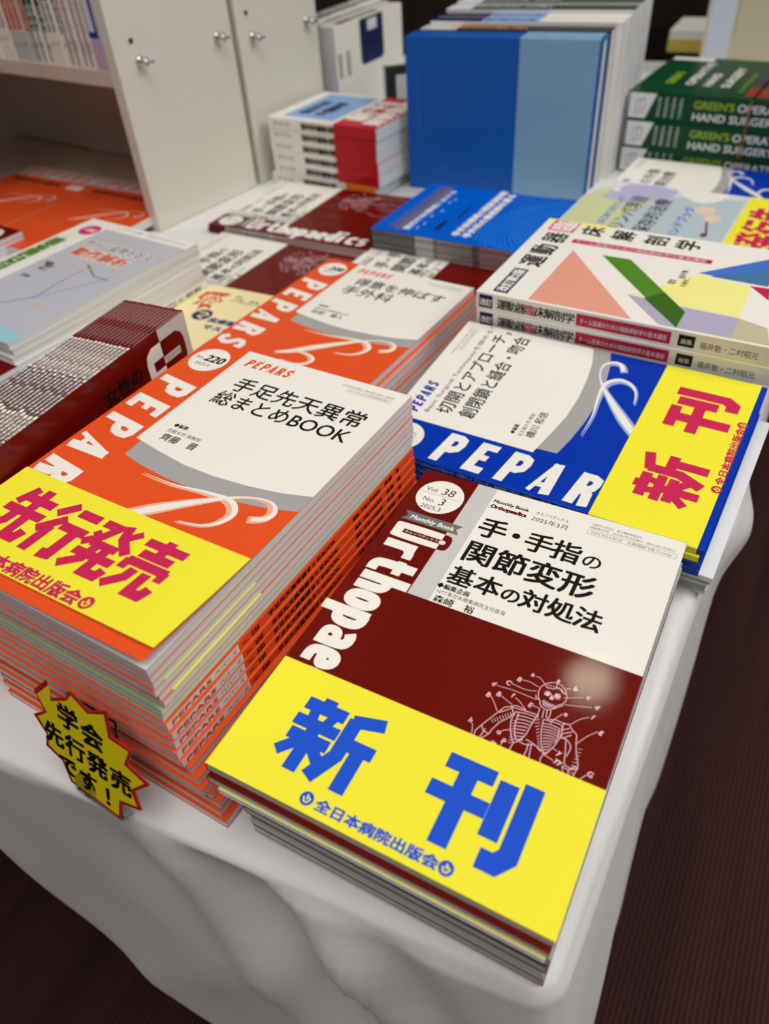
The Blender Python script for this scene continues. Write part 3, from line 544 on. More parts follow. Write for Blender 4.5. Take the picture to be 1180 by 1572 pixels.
def bender(fn, d, p0, p1, n=12):
    # bends printed sheet, cover and print alike along parallel creases
    D = Vector((d[0], -d[1], 0)).normalized()
    def go(me, zmin=None):
        bm = bmesh.new(); bm.from_mesh(me)
        for i in range(n+1):
            s_ = (p0+(p1-p0)*i/n)*S
            bmesh.ops.bisect_plane(bm, geom=bm.verts[:]+bm.edges[:]+bm.faces[:], dist=1e-7, plane_co=D*s_, plane_no=D)
        for v in bm.verts:
            if zmin is None or v.co.z > zmin*S: v.co.z += fn(v.co.dot(D)/S)*S
        bm.to_mesh(me); bm.free()
    return go
def book(name, mx, w, h, t, front, spine, back, label, cat='magazine', group=None, pm=None, art=None, sart=None, hard=0.0, spine_segs=None, bend=None, artname='cover_print'):
    o = empty(name, mx, label, cat, group)
    pt = t
    link('page_block', pages_me(w, h, t, pm or PAGES) if not hard else pages_me(w, h, t, pm or PAGES), o)
    cm = cover_me(w, h, t, front, spine, back, 1, lift=bool(bend), hard=hard, spine_segs=spine_segs)
    if bend: cm = cm.copy() if cm.users else cm; bend(cm, t*.5)
    c = link('cover', cm, o)
    if art:
        if isinstance(art, Art): p = art.build(artname, c, top_map(t), bend)
        else: p = link(artname, art, c)
    if sart:
        if isinstance(sart, Art): CACHE[id(sart)] = sart.build('spine_print', c, spine_map(t)).data
        else: link('spine_print', sart, c)
    return o
def smesh(sart, t):
    vs_ = [spine_map(t)(*v) for v in sart.v]; return mesh('spine_print', vs_, sart.f, sart.m, sart.i)
def tmesh(A, t):
    vs_ = [top_map(t)(*v) for v in A.v]; return mesh('cover_print', vs_, A.f, A.m, A.i)
def band(parent, w, h, t, v0, v1, art, m=None, bend=None, gap=.35):
    # paper band folded round front, spine, back and tucked in at the fore edge
    m = m or YELLOW; g = gap
    ring = [(w+.4, t+g+.05), (.8, t+g+.05), (0.0, t+g-.2), (-g-.1, t-.6), (-g-.1, .5), (0.2, -.02), (w*.5, -.02)]
    vs_ = [(x, -v0, z) for x, z in ring]+[(x, -v1, z) for x, z in ring]; n = len(ring)
    me = mesh('paper_band', vs_, [(i, i+1, n+i+1, n+i) for i in range(n-1)], [m])
    if bend: bend(me, t*.5)
    o = link('paper_band', me, parent)
    if art: art.build('band_print', o, lambda u, v, L: (u, -v, t+g+.06+.035*L), bend)
    return o
def at(x, y, deg, u, v):
    c, s = math.cos(math.radians(deg)), math.sin(math.radians(deg)); return x+c*u+s*v, y+s*u-c*v
def flip(x, y, deg, w, h):
    X, Y = at(x, y, deg, w, h); return X, Y, deg+180
PINKG = C('pinkish_grey_print', (190, 160, 156))
setting(); table()
rnd = random.Random(11)
# ---- front left stack: orange magazines, the topmost with a yellow band
X0, Y0, TH = -126.2, 533.2, -33.8
NL = 20; T = 6.6
THK = [5.6]+[5.2]*7+[T]*5+[5.6]*3+[5.75]*4
THK = [q*116/sum(THK) if k < 8 or k > 12 else T for k, q in enumerate(THK)]; _r = (116-5*T)/sum(q for k, q in enumerate(THK) if k < 8 or k > 12); THK = [q*_r if k < 8 or k > 12 else T for k, q in enumerate(THK)]
sp2 = Art(); sp2.rect(ORANGE, .4, .35, 256.6, T-.35, 0); sp2.rect(SILVER, .3, .3, 58, T-.3, 1); sp2.text(ORANGE, 'PEPARS', 3, T-1.2, 4.6, W=31, L=2, bold=.05, sh=.15); sp2.text(BLACK, 'ペパーズ', 37, T-1.5, 3.9, W=19, L=2)
sp2.text(BLACK, 'No.', 61, T-1.3, 3.8, L=2); sp2.text(BLACK, '220', 69, T-1.2, 4.8, L=2, bold=.04); sp2.text(BLACK, '手足先天異常総まとめBOOK', 85, T-1.4, 4.2, W=70, L=2, bold=.04); sp2.text(BLACK, '編集／京都大学准教授', 176, T-1.4, 3.6, W=34, L=2, bold=.03); sp2.text(BLACK, '齊藤　晋', 216, T-1.4, 3.8, W=20, L=2, bold=.03)
sp2m = smesh(sp2, T)
P220 = pepars_art(ORANGE, TINT, '220', '2025.4', [('手足先天異常', 59, 47.5, 18.6, 109), ('総まとめBOOK', 56.5, 66, 17.5, 112)], None, ('京都大学 准教授', '齊藤　晋'))
lift = lambda s: 7.0*max(0.0, (s-175)/138)**2
BEND = bender(lift, (.5, .87), 175, 318, 12)
liftb = lambda s: 8.6*max(0.0, (s-175)/138)**2
BENDB = bender(liftb, (.5, .87), 175, 318, 12)
GREENMAG = C('sage_green_print', (150, 176, 128)); CHAR = C('charcoal_print', (52, 52, 54))
for i in range(NL):
    t_ = THK[i]; z = 56-sum(THK[:i+1]); dx = rnd.uniform(-.5, .5); dy = rnd.uniform(-.5, .4); da = rnd.uniform(-.25, .25); fl = False
    fm, bm_, pm = ORANGE, ORANGE, PAGES; side = 'page edges outward'
    if 8 <= i <= 12: fl = True; dx += 1+ .9*(i-8); dy -= 2+1.2*(i-8); da *= .4; side = 'spine outward'
    elif 13 <= i <= 15: dx += 9+4*(i-13); dy -= 4+2*(i-13)
    if i in (6, 7): fm = bm_ = GREENMAG; dy -= .8
    if i >= 16: dx += 20+2.0*(i-16)+rnd.uniform(-1.5, 1.5); dy -= 5+1.5*(i-16)
    if i in (9, 11, 18): pm = PAGESW
    if i == 0: dx = dy = da = 0
    x, y = at(X0, Y0, TH, dx, -dy); th = TH+da
    if fl: x, y, th = flip(x, y, th, 182, 257)
    hue = 'sage green' if i in (6, 7) else 'orange'
    lab = 'orange magazine with yellow advance-sale band on top of the front left stack' if i == 0 else f'{hue} magazine, {ORD[i]} of the tall front left stack, {side}'
    o = book('magazine', flat(x, y, z, th), 182, 257, t_, fm, fm, bm_, lab, group='magazines of the front left stack', pm=pm, art=P220 if i == 0 else None, sart=sp2m if fl else None, bend=BEND if i == 0 else None)
    if i == 0:
        ob = Art(); obi_pepars(ob, MAGENTA); band(o, 182, 257, t_, 177, 249, ob, bend=BENDB, gap=.45)
    elif i in (3, 5): band(o, 182, 257, t_, 177, 249, None)
# ---- starburst sign in its clear stand
def sign():
    bx, by, bz = -160.2, 205.3, -59.0
    X = (math.cos(math.radians(-34.5)), math.sin(math.radians(-34.5)), 0); Y = (.17503, .25467, .95106); Z = (-.53868, -.78379, .30902)
    t = empty('price_sign', frame((bx, by, bz+.6), X, Y, Z), 'yellow starburst sign with red rim on a clear acrylic stand at the table edge', 'sign')
    out = [(-50.1,74.2),(-48.1,62.7),(-34.4,70),(-30.2,76.7),(-16.3,70.9),(-2.7,78.4),(-.2,62.7),(15,61.2),(11.1,49.8),(27.1,45),(14.9,33),(19.6,21.7),(4.6,17.1),(3.1,3.8),(-37.2,6.8),(-43,19.5),(-56.6,23.5),(-54.7,32.8),(-64.5,42.4),(-54.1,50.2),(-61.5,61.7)]
    inn = [(-47.2,72.6),(-47.2,61.2),(-33.6,68.6),(-29.6,74.6),(-17.2,68.7),(-4.2,75.4),(-2.2,60.4),(12.6,59.8),(8.6,48.5),(23,44),(12.4,32.8),(16.8,22.9),(3,19),(1.6,5.8),(-35.6,9),(-41.4,21.4),(-53.8,25.6),(-52.5,34),(-60.8,43),(-51.6,50.4),(-58.8,60.2)]
    n = len(out); v = [(x, y, 2.0) for x, y in out]+[(x, y, 3.0) for x, y in out]
    f = [tuple(range(n))[::-1], tuple(range(n, 2*n))]+[(i, (i+1) % n, n+(i+1) % n, n+i) for i in range(n)]
    c = link('card', mesh('card', v, f, [C('sign_red_print', (178, 34, 34), .35)]), t)
    A = Art(); A.poly(C('sign_yellow_print', (238, 216, 26), .4), [(x, -y) for x, y in inn], 1)
    B = C('sign_black_print', (14, 13, 12), .4)
    for txt, u, vv, sz in (('学', -43, 49.5, 17.5), ('会', -24, 47.5, 17.5), ('先', -56, 31, 16.5), ('行', -38.5, 30, 16.5), ('発', -21, 28.5, 16.5), ('売', -3, 27.5, 16.5), ('で', -46, 13, 15.5), ('す', -29.5, 11.5, 15.5), ('！', -10, 9.5, 16)):
        A.text(B, txt, u, -vv, sz, bold=.035, L=2)
    A.build('card_print', c, lambda u, v_, L: (u, -v_, 3.02+.04*L))
    g = bpy.data.materials.new('clear_acrylic'); g.use_nodes = True; b = g.node_tree.nodes['Principled BSDF']; b.inputs['Transmission Weight'].default_value = 1; b.inputs['Roughness'].default_value = .03; b.inputs['IOR'].default_value = 1.3; b.inputs['Base Color'].default_value = (.95, .97, .97, 1)
    link('stand_plate', bm_mesh('stand_plate', boxm(-36, 0, 0, 2, 72, 1.6, .4, 1), [g]), t)
    # foot of the stand lies flat on the table behind the plate
    bm = boxm(-36, 0, -34, 2, 1.5, 0, .4, 1)
    R_ = Matrix.Rotation(math.radians(-18), 4, 'X')
    for vv in bm.verts: vv.co = R_ @ vv.co
    link('stand_foot', bm_mesh('stand_foot', bm, [g]), t)
    bm = bmesh.new(); cyl(bm, (-24, 13, 3.3), (-24, 13, 4.2), 8, 8, 20)
    link('round_sticker', bm_mesh('round_sticker', bm, [g]), t)
sign()
# ---- front right stack: maroon magazines
X1, Y1, TH1 = 32.5, 421, -31.1
OA = ortho_art(); oart_m = None
MT = 6.2
mag_s = Art(); mag_s.rect(SILVER, 70, .3, 256, MT-.3, 1); mag_s.text(BLACK, 'Orthopaedics', 92, MT-1, 5.6, W=70, L=2, bold=.06); mag_s.text(DGREY, '関節変形 基本の対処法', 170, MT-1.2, 4.6, W=70, L=2, bold=.05)
mag_sm = smesh(mag_s, MT)
zz = 0.0
spec = [(6.2, MAROON, False, 182, 0, 0), (6.2, MAROON, False, 180, 1.5, 3.0), (3.6, WHITE, False, 172, 8, 4), (6.2, GREYL, True, 164, 18.6, 1), (6.2, GREYL, True, 164, 19.2, -1), (6.2, CHAR, False, 163, 19, .5), (6.2, MAROON, True, 163, 19.8, -1), (6.2, GREY, False, 162, 20.6, 0), (6.2, MAROON, True, 162, 21, .5), (6.2, WHITE, False, 162, 20, -1)]
tot = sum(s_[0] for s_ in spec); kk = 60.0/tot
for i, (t, m_, fl, w, dx, dy) in enumerate(spec):
    t *= kk; zz -= t; th = TH1-(.25 if 3 <= i else 0); x, y = at(X1, Y1, TH1, dx, dy)
    if fl: x, y, th = flip(x, y, th, w, 257)
    lab = 'maroon orthopaedics magazine with yellow new-issue band on top of the front right stack' if i == 0 else f'{"maroon" if m_ is MAROON else "white" if m_ is WHITE else "grey" if m_ is GREY else "pale grey" if m_ is GREYL else "charcoal"} magazine, {ORD[i]} of the stack at the front right table corner'
    o = book('magazine', flat(x, y, zz, th), w, 257, t, m_, m_, m_, lab, group='magazines of the front right stack', art=OA if i == 0 else None, sart=smesh(mag_s, t) if fl else None, pm=PAGESW if i in (0, 2) else PAGES)
    if i == 0:
        ob = Art(); obi_new(ob, ROYAL); band(o, w, 257, t, 183.5, 256.9, ob)
    if i == 2: band(o, w, 257, t, 183, 256.5, None)
# ---- blue magazines on the right, the topmost banded, tilted towards the front
P219 = pepars_art(BLUE, TINTB, '219', '2025.3', [('切開とアプローチ，', 56, 44, 15.5, 122), ('創閉鎖と縫合・吻合', 58, 63, 15.5, 118)], 'Basic Surgical Techniquesを極める！', ('名古屋大学 教授', '橋川 和信'))
fx, fy = 91-.0, 624.0
BT = 5.6; TB = 56.0
bsp = Art(); bsp.rect(BLUE, .4, .35, 256.6, BT-.35, 0); bsp.text(C('faint_blue_print', (120, 150, 205)), 'No.219', 6, BT-1.2, 4.6, L=1, bold=.05); bsp.text(C('faint_blue_print', (120, 150, 205)), 'Basic Surgical Techniquesを極める！切開とアプローチ，創閉鎖と縫合・吻合', 28, BT-1.3, 4, W=112, L=1, bold=.03); bsp.text(C('faint_blue_print', (120, 150, 205)), '編集／橋川和信', 146, BT-1.3, 4, W=26, L=1, bold=.03); bsp.rect(SILVER, 224, 1, 246, BT-1, 1)
bspm = smesh(bsp, BT)
NB = 9; tilt_top = 5.4
thick = [BT]*4+[5.0]*5
# heights of the spine edge and the tilt grow together from the table upwards
order = []; zn = TABLE+.0; tilt = 0.0
for i in range(NB-1, -1, -1):
    t = thick[i]; order.append((i, zn, tilt)); 
    zn += t*math.cos(math.radians(tilt))+(.55 if i < 3 else .05)
    tilt = min(tilt_top, tilt+tilt_top/(NB-1))
ztop_near = zn; tcum = 182*math.sin(math.radians(tilt_top))
for i, zn, tilt in order:
    rise = math.cos(math.radians(tilt)); t = thick[i]
    # far edge stays above the same line; spine side sits over the front edge of the pile
    bx, by = at(fx, fy, TB, -182*rise, 0)
    fl = i in (5, 7, 8) or i == 6
    dx, dy = ((0, 0) if i == 0 else (rnd.uniform(-1, 1.5), rnd.uniform(-2, 2)))
    if i >= 4: dx += 3+2*(i-4); dy += 9
    x, y = at(bx, by, TB, dx, dy)
    m_ = BLUE if i < 4 else (GREY if i % 2 else SILVER)
    lab = 'blue surgery magazine with yellow new-issue band on top of the right stack' if i == 0 else f'{"blue" if i < 4 else "grey"} magazine, {ORD[i]} of the right stack under the blue banded magazine'
    o = book('magazine', flat(x, y, zn, TB, tilt), 182, 257, t, m_, m_, m_, lab, group='magazines of the right stack', art=P219 if i == 0 else None, sart=bspm if i < 4 else None, pm=PAGES)
    if i == 0:
        ob = Art(); obi_new(ob, MAGENTA, 30, 107); band(o, 182, 257, t, 180, 252.5, ob)
    elif i == 1: band(o, 182, 257, t, 178, 256, None)
# ---- orange stack behind the front left one
X2, Y2, T2 = -39.1, 825.6, -34.6
P208 = pepars_art(ORANGE, TINT, '208', '2024.4', [('得意を伸ばす', 60, 44, 18, 106), ('手外科', 57, 65, 19, 60)], None, ('編集企画 慶應義塾大学', '岩部　健人'))
n2 = 6; t2 = 37.6/n2
for i in range(n2):
    z = -10.4-t2*(i+1); dx, dy = (0, 0) if i == 0 else (rnd.uniform(0, 3)+i*.8, rnd.uniform(-2, 2))
    x, y = at(X2, Y2, T2, dx, dy)
    book('magazine', flat(x, y, z, T2+(0 if i == 0 else rnd.uniform(-.8, .8))), 182, 257, t2, ORANGE, ORANGE, ORANGE, 'orange hand surgery magazine with white title panel on top of the middle stack' if i == 0 else f'orange magazine, {ORD[i]} of the middle stack behind the front left one', group='orange magazines of the middle stack', art=P208 if i == 0 else None, pm=PAGESW if i % 2 else PAGES)
# ---- loose magazines lying on the table behind
OAm = tmesh(OA, 6.0)
def ortho(x, y, z, th, t, lab, grp=None, spine=MAROON):
    sa = Art(); sa.rect(GREYL, 30, .3, 110, t-.3, 1); sa.rect(PINKG, 110, .3, 256, t-.3, 1); sa.text(BLACK, '関節変形 基本の対処法', 34, t-1, t*.75, W=70, L=2)
    return book('magazine', flat(x, y, z, th), 182, 257, t, MAROON, MAROON, MAROON, lab, group=grp, art=tmesh(OA, t), sart=smesh(sa, t))
ortho(-292, 891, -60, 57, 5.6, 'maroon and white magazine lying under the cream one, left of the orange stack')
ortho(-48, 851, -54.3, 57, 4.2, 'maroon and white magazine under the blue journals')
ortho(-216, 1063, -60, 58.5, 6, 'lower of two maroon magazines in front of the red banded books')
ortho(-214, 1061, -54, 58.5, 6, 'upper of two maroon magazines in front of the red banded books')
book('magazine', flat(-191, 870, -54.2, -30), 148, 210, 5, CREAM, CREAM, CREAM, 'cream dermatology magazine with red and blue lettering beside the orange stack', art=cream_art())
# ---- rehabilitation stack on the left
X3, Y3, T3 = -336.6, 967.8, -36.6
RA = rehab_art(); nr_ = 7; t3 = (4.5+49)/nr_
for i in range(nr_):
    z = 4.5-t3*(i+1); dx, dy = (0, 0) if i == 0 else (rnd.uniform(-1, 2), rnd.uniform(-2, 2))
    x, y = at(X3, Y3, T3, dx, dy); th = T3+(0 if i == 0 else rnd.uniform(-.7, .7)); fl = i == nr_-1
    sa = None
    if fl:
        x, y, th = flip(x, y, th, 182, 257); sa = Art(); sa.text(DGREY, 'MEDICAL REHABILITATION 歩行と姿勢', 6, t3-1.5, t3*.7, W=240, L=1, bold=.03); sa = smesh(sa, t3)
    book('magazine', flat(x, y, z, th), 182, 257, t3, WHITE, WHITE, WHITE, 'grey rehabilitation magazine with white border and line chart on top of the left stack' if i == 0 else f'white magazine, {ORD[i]} of the rehabilitation stack on the left', group='rehabilitation magazines of the left stack', art=RA if i == 0 else None, sart=sa, pm=PAGES)
# ---- row of maroon magazines standing spine up between the stacks
RX, RY, RZ = -144.2, 546.5, 78.0
e = Vector((math.cos(math.radians(-118)), math.sin(math.radians(-118)), 0)); nn = Vector((-e.y, e.x, 0)); nn = nn if nn.x > 0 else -nn
NS = 15; ts = 3.75; RW = 136.0
fa = Art(); fa.rect(MAROON, .3, .3, 120, 199, 0); fa.rect(GREYL, .3, .3, 120, 33.2, 1)
fa.poly(MAROON, [(10,33.2),(10,14),(14,8.5),(20,6.5),(32,6.5),(38,8.5),(42,14),(42,33.2)], 2); fa.poly(GREYL, [(23,33.2),(23,13),(29,13),(29,33.2)], 3); fa.text(MAROON, 'オルソペディクス', 24.5, 14, 3.6, ang=90, W=17, L=4)
fa.poly(WHITE, [(10,33.2),(10,44),(14,50),(20,52),(32,52),(38,50),(42,44),(42,33.2)], 2); fa.poly(MAROON, [(22,33.2),(22,45),(30,45),(30,33.2)], 3)
fa.strip(MAROON, [(47,30),(47,12)], 7, 2); fa.strip(WHITE, [(47,33.4),(47,50),(58,52)], 7, 2); fa.strip(MAROON, [(62,32),(62,14)], 7, 2)
fa.text(BLACK, '女性の', 27, 100, 14, ang=-90, L=2, bold=.03)
def spines(t, k):
    q = random.Random(k); A = Art(); A.rect(MAROON, .3, .25, 62, t-.25, 1)
    A.text(PINKG, 'Orthopaedics', 4, t-1.2, t*.45, W=26, L=2, bold=.03); A.strip(PINKG, [(2, .7), (60, .7)], .4, 2)
    A.text(PINKG, 'Monthly Book', 40, t-1.3, t*.4, W=16, L=2)
    a, b = 62, q.uniform(105, 111); A.rect(WHITE, a, .9, b, t-.2, 1); A.text(DGREY, '骨粗鬆症の診療と治療', a+2, t-.9, t*.62, W=b-a-4, L=2, bold=.02)
    c = q.uniform(149, 155); A.rect(DGREY, b, .9, c, t-.2, 1); A.text(SILVER, '編集企画・整形外科医長', b+2, t-.9, t*.6, W=c-b-5, L=2, bold=.02)
    A.rect(WHITE, c, .9, 199.6, t-.2, 1); A.text(CHAR, '女性の足部障害', c+3, t-.8, t*.66, W=30, L=2, bold=.02)
    return smesh(A, t)
spv = [spines(ts, k) for k in range(5)]
for i in range(NS):
    p = Vector((RX, RY, RZ))-nn*(ts*(i+1)+.05*i)+e*(rnd.uniform(-.4, .5) if i else 0)
    p.z = TABLE+RW
    book('magazine', frame(p, (0, 0, -1), -e, nn), RW, 200, ts, MAROON, MAROON, MAROON, 'maroon magazine standing spine up, nearest of its row, its front cover showing' if i == 0 else f'maroon magazine standing spine up, {ORD[i-1].replace(" from the top", "").replace("topmost", "first")} behind the nearest of its row', group='maroon magazines standing spine up', art=fa if i == 0 else None, sart=spv[i % 5])
# ---- maroon magazines with a white round number, half hidden at the left
def leftmag(x, y, z0, n, th, lab):
    A = Art(); A.rect(MAROON, .4, .4, 181, 239, 0); A.ell(WHITE, 150, 26, 17, 17, 2); A.text(BLACK, 'Vol.37', 140, 24, 6); A.text(BLACK, 'No.9', 142, 33, 6); A.rect(GREYL, 40, .3, 120, 60, 1); A.text(WHITE, 'Orthopaedics', 10, 80, 24, ang=0, W=150, bold=.08)
    for i in range(n):
        xx, yy = at(x, y, th, -182+rnd.uniform(-1, 1)*(i > 0), rnd.uniform(-1, 1)*(i > 0))
        book('magazine', flat(xx, yy, z0-6*(i+1), th), 182, 240, 6, MAROON, MAROON, MAROON, lab if i == 0 else f'maroon magazine, {ORD[i]} of the pile {"before" if n > 6 else "behind"} the rehabilitation stack', group='maroon magazines at the left', art=A if i == 0 else None)
leftmag(-330, 628, -6, 9, -36, 'maroon magazine with white round number in front of the rehabilitation stack')
leftmag(-462, 1040, -30, 5, -36, 'maroon magazine with white round number at the left edge behind the rehabilitation stack')
# ---- blue journals
JA = journal_art(); nj = 8; tj = 26/nj
js = Art(); js.rect(CHAR, .2, .15, 64, tj-.2, 1); js.rect(GREYL, 64, .15, 88, tj-.2, 1); js.rect(C('brown_grey_print', (120, 104, 100)), 88, .15, 150, tj-.2, 1); js.rect(C('dusty_mauve_print', (176, 146, 144)), 150, .15, 209.8, tj-.2, 1)
for k in range(60): js.rect(GREYL if k < 40 else WHITE, 3+2.3*k, .9, 4+2.3*k, tj-.7, 2)
jsm = smesh(js, tj)
for i in range(nj):
    x, y = at(10, 937, 57, rnd.uniform(-1, 1)*(i > 0), rnd.uniform(-1, 1)*(i > 0))
    book('journal', flat(x, y, -24-tj*(i+1), 57), 174, 210, tj, AZURE, CHAR, AZURE, 'bright blue journal with wavy contour pattern on top of its pile' if i == 0 else f'blue journal, {ORD[i]} of the pile in front of the blue hardback', 'journal', 'blue journals', art=JA if i == 0 else None, sart=jsm)
# ---- white anatomy books
AA = anatomy_art(); tw = 16.2
ws = Art(); ws.rect(WHITE, 1, .5, 256, tw-.5, 0); ws.rect(NAVY, 3, 2, 16, tw-2, 1); ws.text(WHITE, '改訂', 4, tw-4.6, 7, W=11, L=2, bold=.03)
for k, ch in enumerate('運動器臨床解剖学'): ws.text(CRIMSON if ch == '臨' else BLACK, ch, 20+8.9*k, tw-4, 10, L=2, bold=.02)
ws.rect(CRIMSON, 93, 2.6, 172, tw-2.6, 1); ws.text(WHITE, 'チーム医療のための機能解剖学の基本講座', 96, tw-5.4, 5.4, W=73, L=2)
ws.rect(BLACK, 178, 3, 191, tw-3, 1); ws.text(WHITE, '編集', 180, tw-5.6, 5, W=9, L=2); ws.text(BLACK, '福井勉・二村昭元', 195, tw-4.6, 6.5, W=44, L=2)
wsm = smesh(ws, tw); AH = 257
ws2 = [(.77, WHITE), (1.0, LEMON)]
for i in range(2):
    x, y = at(97.5, 626, 57, 0 if i == 0 else -1.2, 0 if i == 0 else 1.5)
    book('textbook', flat(x, y, 33.6-tw*(i+1), 57), 182, AH, tw, WHITE, WHITE, WHITE, 'white anatomy textbook with salmon triangle and green bar, the upper of two' if i == 0 else 'white anatomy textbook directly beneath the one with salmon triangle', 'book', 'white anatomy textbooks', art=AA if i == 0 else None, sart=wsm, pm=PAGESW, spine_segs=ws2)
for i in range(6):
    x, y = at(105, 642, 57, rnd.uniform(-2, 2), rnd.uniform(-2, 2))
    t = 60.9/6
    book('textbook', flat(x, y, .9-t*(i+1), 57), 160, 238, t, WHITE, WHITE, WHITE, f'plain white textbook, {ORD[i]} under the two anatomy textbooks', 'book', 'plain white textbooks', pm=PAGES)
# ---- lymphoedema book, blue-white magazines behind it
LA_ = lymph_art()
for i in range(2):
    x, y = at(223, 879, 56, 0, 0 if i == 0 else 2)
    o = book('textbook', flat(x, y, -18-8.5*(i+1), 56), 182, 257, 8.5, SILVER, SILVER, SILVER, 'pale watercolour textbook with yellow band behind the anatomy textbooks' if i == 0 else 'pale textbook directly beneath the watercolour one', 'book', 'pale watercolour textbooks', art=LA_ if i == 0 else None)
    if i == 0:
        ob = Art(); kanji(ob, MAGENTA, '先', 112, 198, 40, 50); kanji(ob, MAGENTA, '行', 74, 198, 36, 50); kanji(ob, MAGENTA, '発', 36, 198, 36, 50); kanji(ob, MAGENTA, '売', 8, 198, 30, 50); band(o, 182, 257, 8.5, 190, 256, ob)
for i in range(3):
    x, y = at(262, 860, 56, 0, 35)
    book('textbook', flat(x, y, -35-25/3*(i+1), 56), 104, 182, 25/3, WHITE, WHITE, WHITE, f'small white textbook, {ORD[i]} under the watercolour textbooks', 'book', 'small white textbooks')
PW = tmesh(pepars_art(BLUE, TINTB, '218', '2025.2', [('手の外傷', 60, 46, 19, 80), ('初期治療', 57, 68, 19, 80)], None, ('編集', '')), 6.2)
for i in range(4):
    x, y = at(313, 1003, 56, rnd.uniform(-1, 1)*(i > 0), rnd.uniform(-1, 1)*(i > 0))
    book('magazine', flat(x, y, -35-6.2*(i+1), 56), 182, 257, 6.2, BLUE, BLUE, BLUE, 'blue magazine with white title panel below the green textbooks' if i == 0 else f'blue magazine, {ORD[i]} of the pile below the green textbooks', group='blue magazines below the green textbooks', art=PW if i == 0 else None)
# ---- green textbooks
ga = Art()
for t, v, m_ in (("GREEN'S", 46, LIME), ('OPERATIVE', 74, WHITE), ('HAND', 99, WHITE), ('SURGERY', 124, WHITE)): ga.text(m_, t, 50, v, 17, W={"GREEN'S": 70, 'HAND': 74, 'OPERATIVE': 138, 'SURGERY': 116}[t], bold=.03)
ga.rect(WHITE, 196, 4, 216, 66, 2); ga.text(LIME, 'EIGHTH EDITION', 30, 146, 9, W=110); ga.rect(C('plum_photo_print', (72, 60, 80)), 60, 152, 214, 282, 2); ga.rect(C('rust_photo_print', (150, 64, 44)), 14, 152, 60, 282, 2); ga.ell(C('skin_photo_print', (190, 150, 130)), 120, 215, 45, 30, 3)
tg = 36.6
gs = Art(); gs.poly(SILVER, [(2,2),(40,2),(27,tg-2),(2,tg-2)], 1); gs.strip(DGREY, [(12,28),(12,14),(18,10),(18,28),(12,28)], 1, 2); gs.strip(DGREY, [(18,12),(23,8),(25,14),(22,28)], 1, 2)
for k, nm in enumerate(('WOLFE', 'PEDERSON', 'KOZIN', 'COHEN')): gs.text(SILVER, nm, 47+10*k, tg-5, 6, ang=-90, W=26, L=2)
gs.text(LIME, "GREEN'S", 92, 16.6, 13.5, W=54, L=2, bold=.02); gs.text(SILVER, 'OPERATIVE', 150, 16.6, 13.5, W=76, L=2, bold=.02); gs.text(SILVER, 'HAND SURGERY', 92, 31.5, 13.5, W=116, L=2, bold=.02)
gsm = smesh(gs, tg)
greens = []
for i in range(3):
    x, y = at(397, 1180, 55, 0 if i == 0 else -3.0+i, [0, 2, -1][i])
    greens.append(book('textbook', flat(x, y, 49.8-tg*(i+1), 55), 218, 285, tg, FOREST, FOREST, FOREST, ['thick dark green surgery textbook on top of its pile', 'thick dark green surgery textbook in the middle of its pile', 'thick dark green surgery textbook at the bottom of its pile'][i], 'book', 'dark green surgery textbooks', art=ga if i == 0 else None, sart=gsm, pm=PAGESW))
# rubber band round the two upper volumes
prof = [(224, 50.7), (-4.6, 50.7), (-4.6, -24.2), (224, -24.2)]
rb = bmesh.new()
vv = [[rb.verts.new((u, -168+k*2.6, z)) for u, z in prof] for k in (0, 1)]
for i in range(4): rb.faces.new((vv[0][i], vv[0][(i+1) % 4], vv[1][(i+1) % 4], vv[1][i]))
bmesh.ops.solidify(rb, geom=rb.faces[:], thickness=-.5)
x, y = at(397, 1180, 55, 0, 0)
o = link('rubber_band', bm_mesh('rubber_band', rb, [mat('tan_rubber', (190, 120, 50), .6)])); o.matrix_world = flat(x, y, 0, 55); tag(o, 'tan rubber band stretched round the two upper green textbooks', 'rubber band')
# ---- red banded books by the bookcase
tr = 96/6
RB = red_band_art(); rs = Art(); rs.rect(WHITE, .4, .4, 127, tr-.4, 0)
rs.text(BLACK, '整形外科外傷診療の実際', 62, tr-4, 9.5, W=62, L=1, bold=.04); rs.text(DGREY, '手外科', 8, tr-5, 7, W=34, L=1)
rsm = smesh(rs, tr)
for i in range(6):
    x, y = at(-129, 1250, 54.5, rnd.uniform(-1.5, 1.5)*(i > 0)-1.5*(i == 5), rnd.uniform(-2, 2)*(i > 0)-6*(i == 5))
    o = book('textbook', flat(x, y, 36-tr*(i+1), 54.5), 148, 196, tr, WHITE, WHITE, WHITE, 'white textbook with red band on top of the pile beside the bookcase' if i == 0 else f'white textbook with {"amber" if i == 5 else "red"} band, {ORD[i]} of the pile beside the bookcase', 'book', 'banded white textbooks', art=RB if i == 0 else None, sart=rsm, pm=C('pale_page_edge', (206, 216, 218), .7))
    ob = None
    if i == 0:
        ob = Art(); ob.text(WHITE, '新刊', 24, 154, 36, W=100, bold=.06); ob.text(WHITE, '好評発売', 14, 188, 32, W=122, bold=.06)
    band(o, 148, 196, tr, 122 if i < 5 else 142, 195.6, ob, m=RED if i < 5 else AMBER, gap=.5)
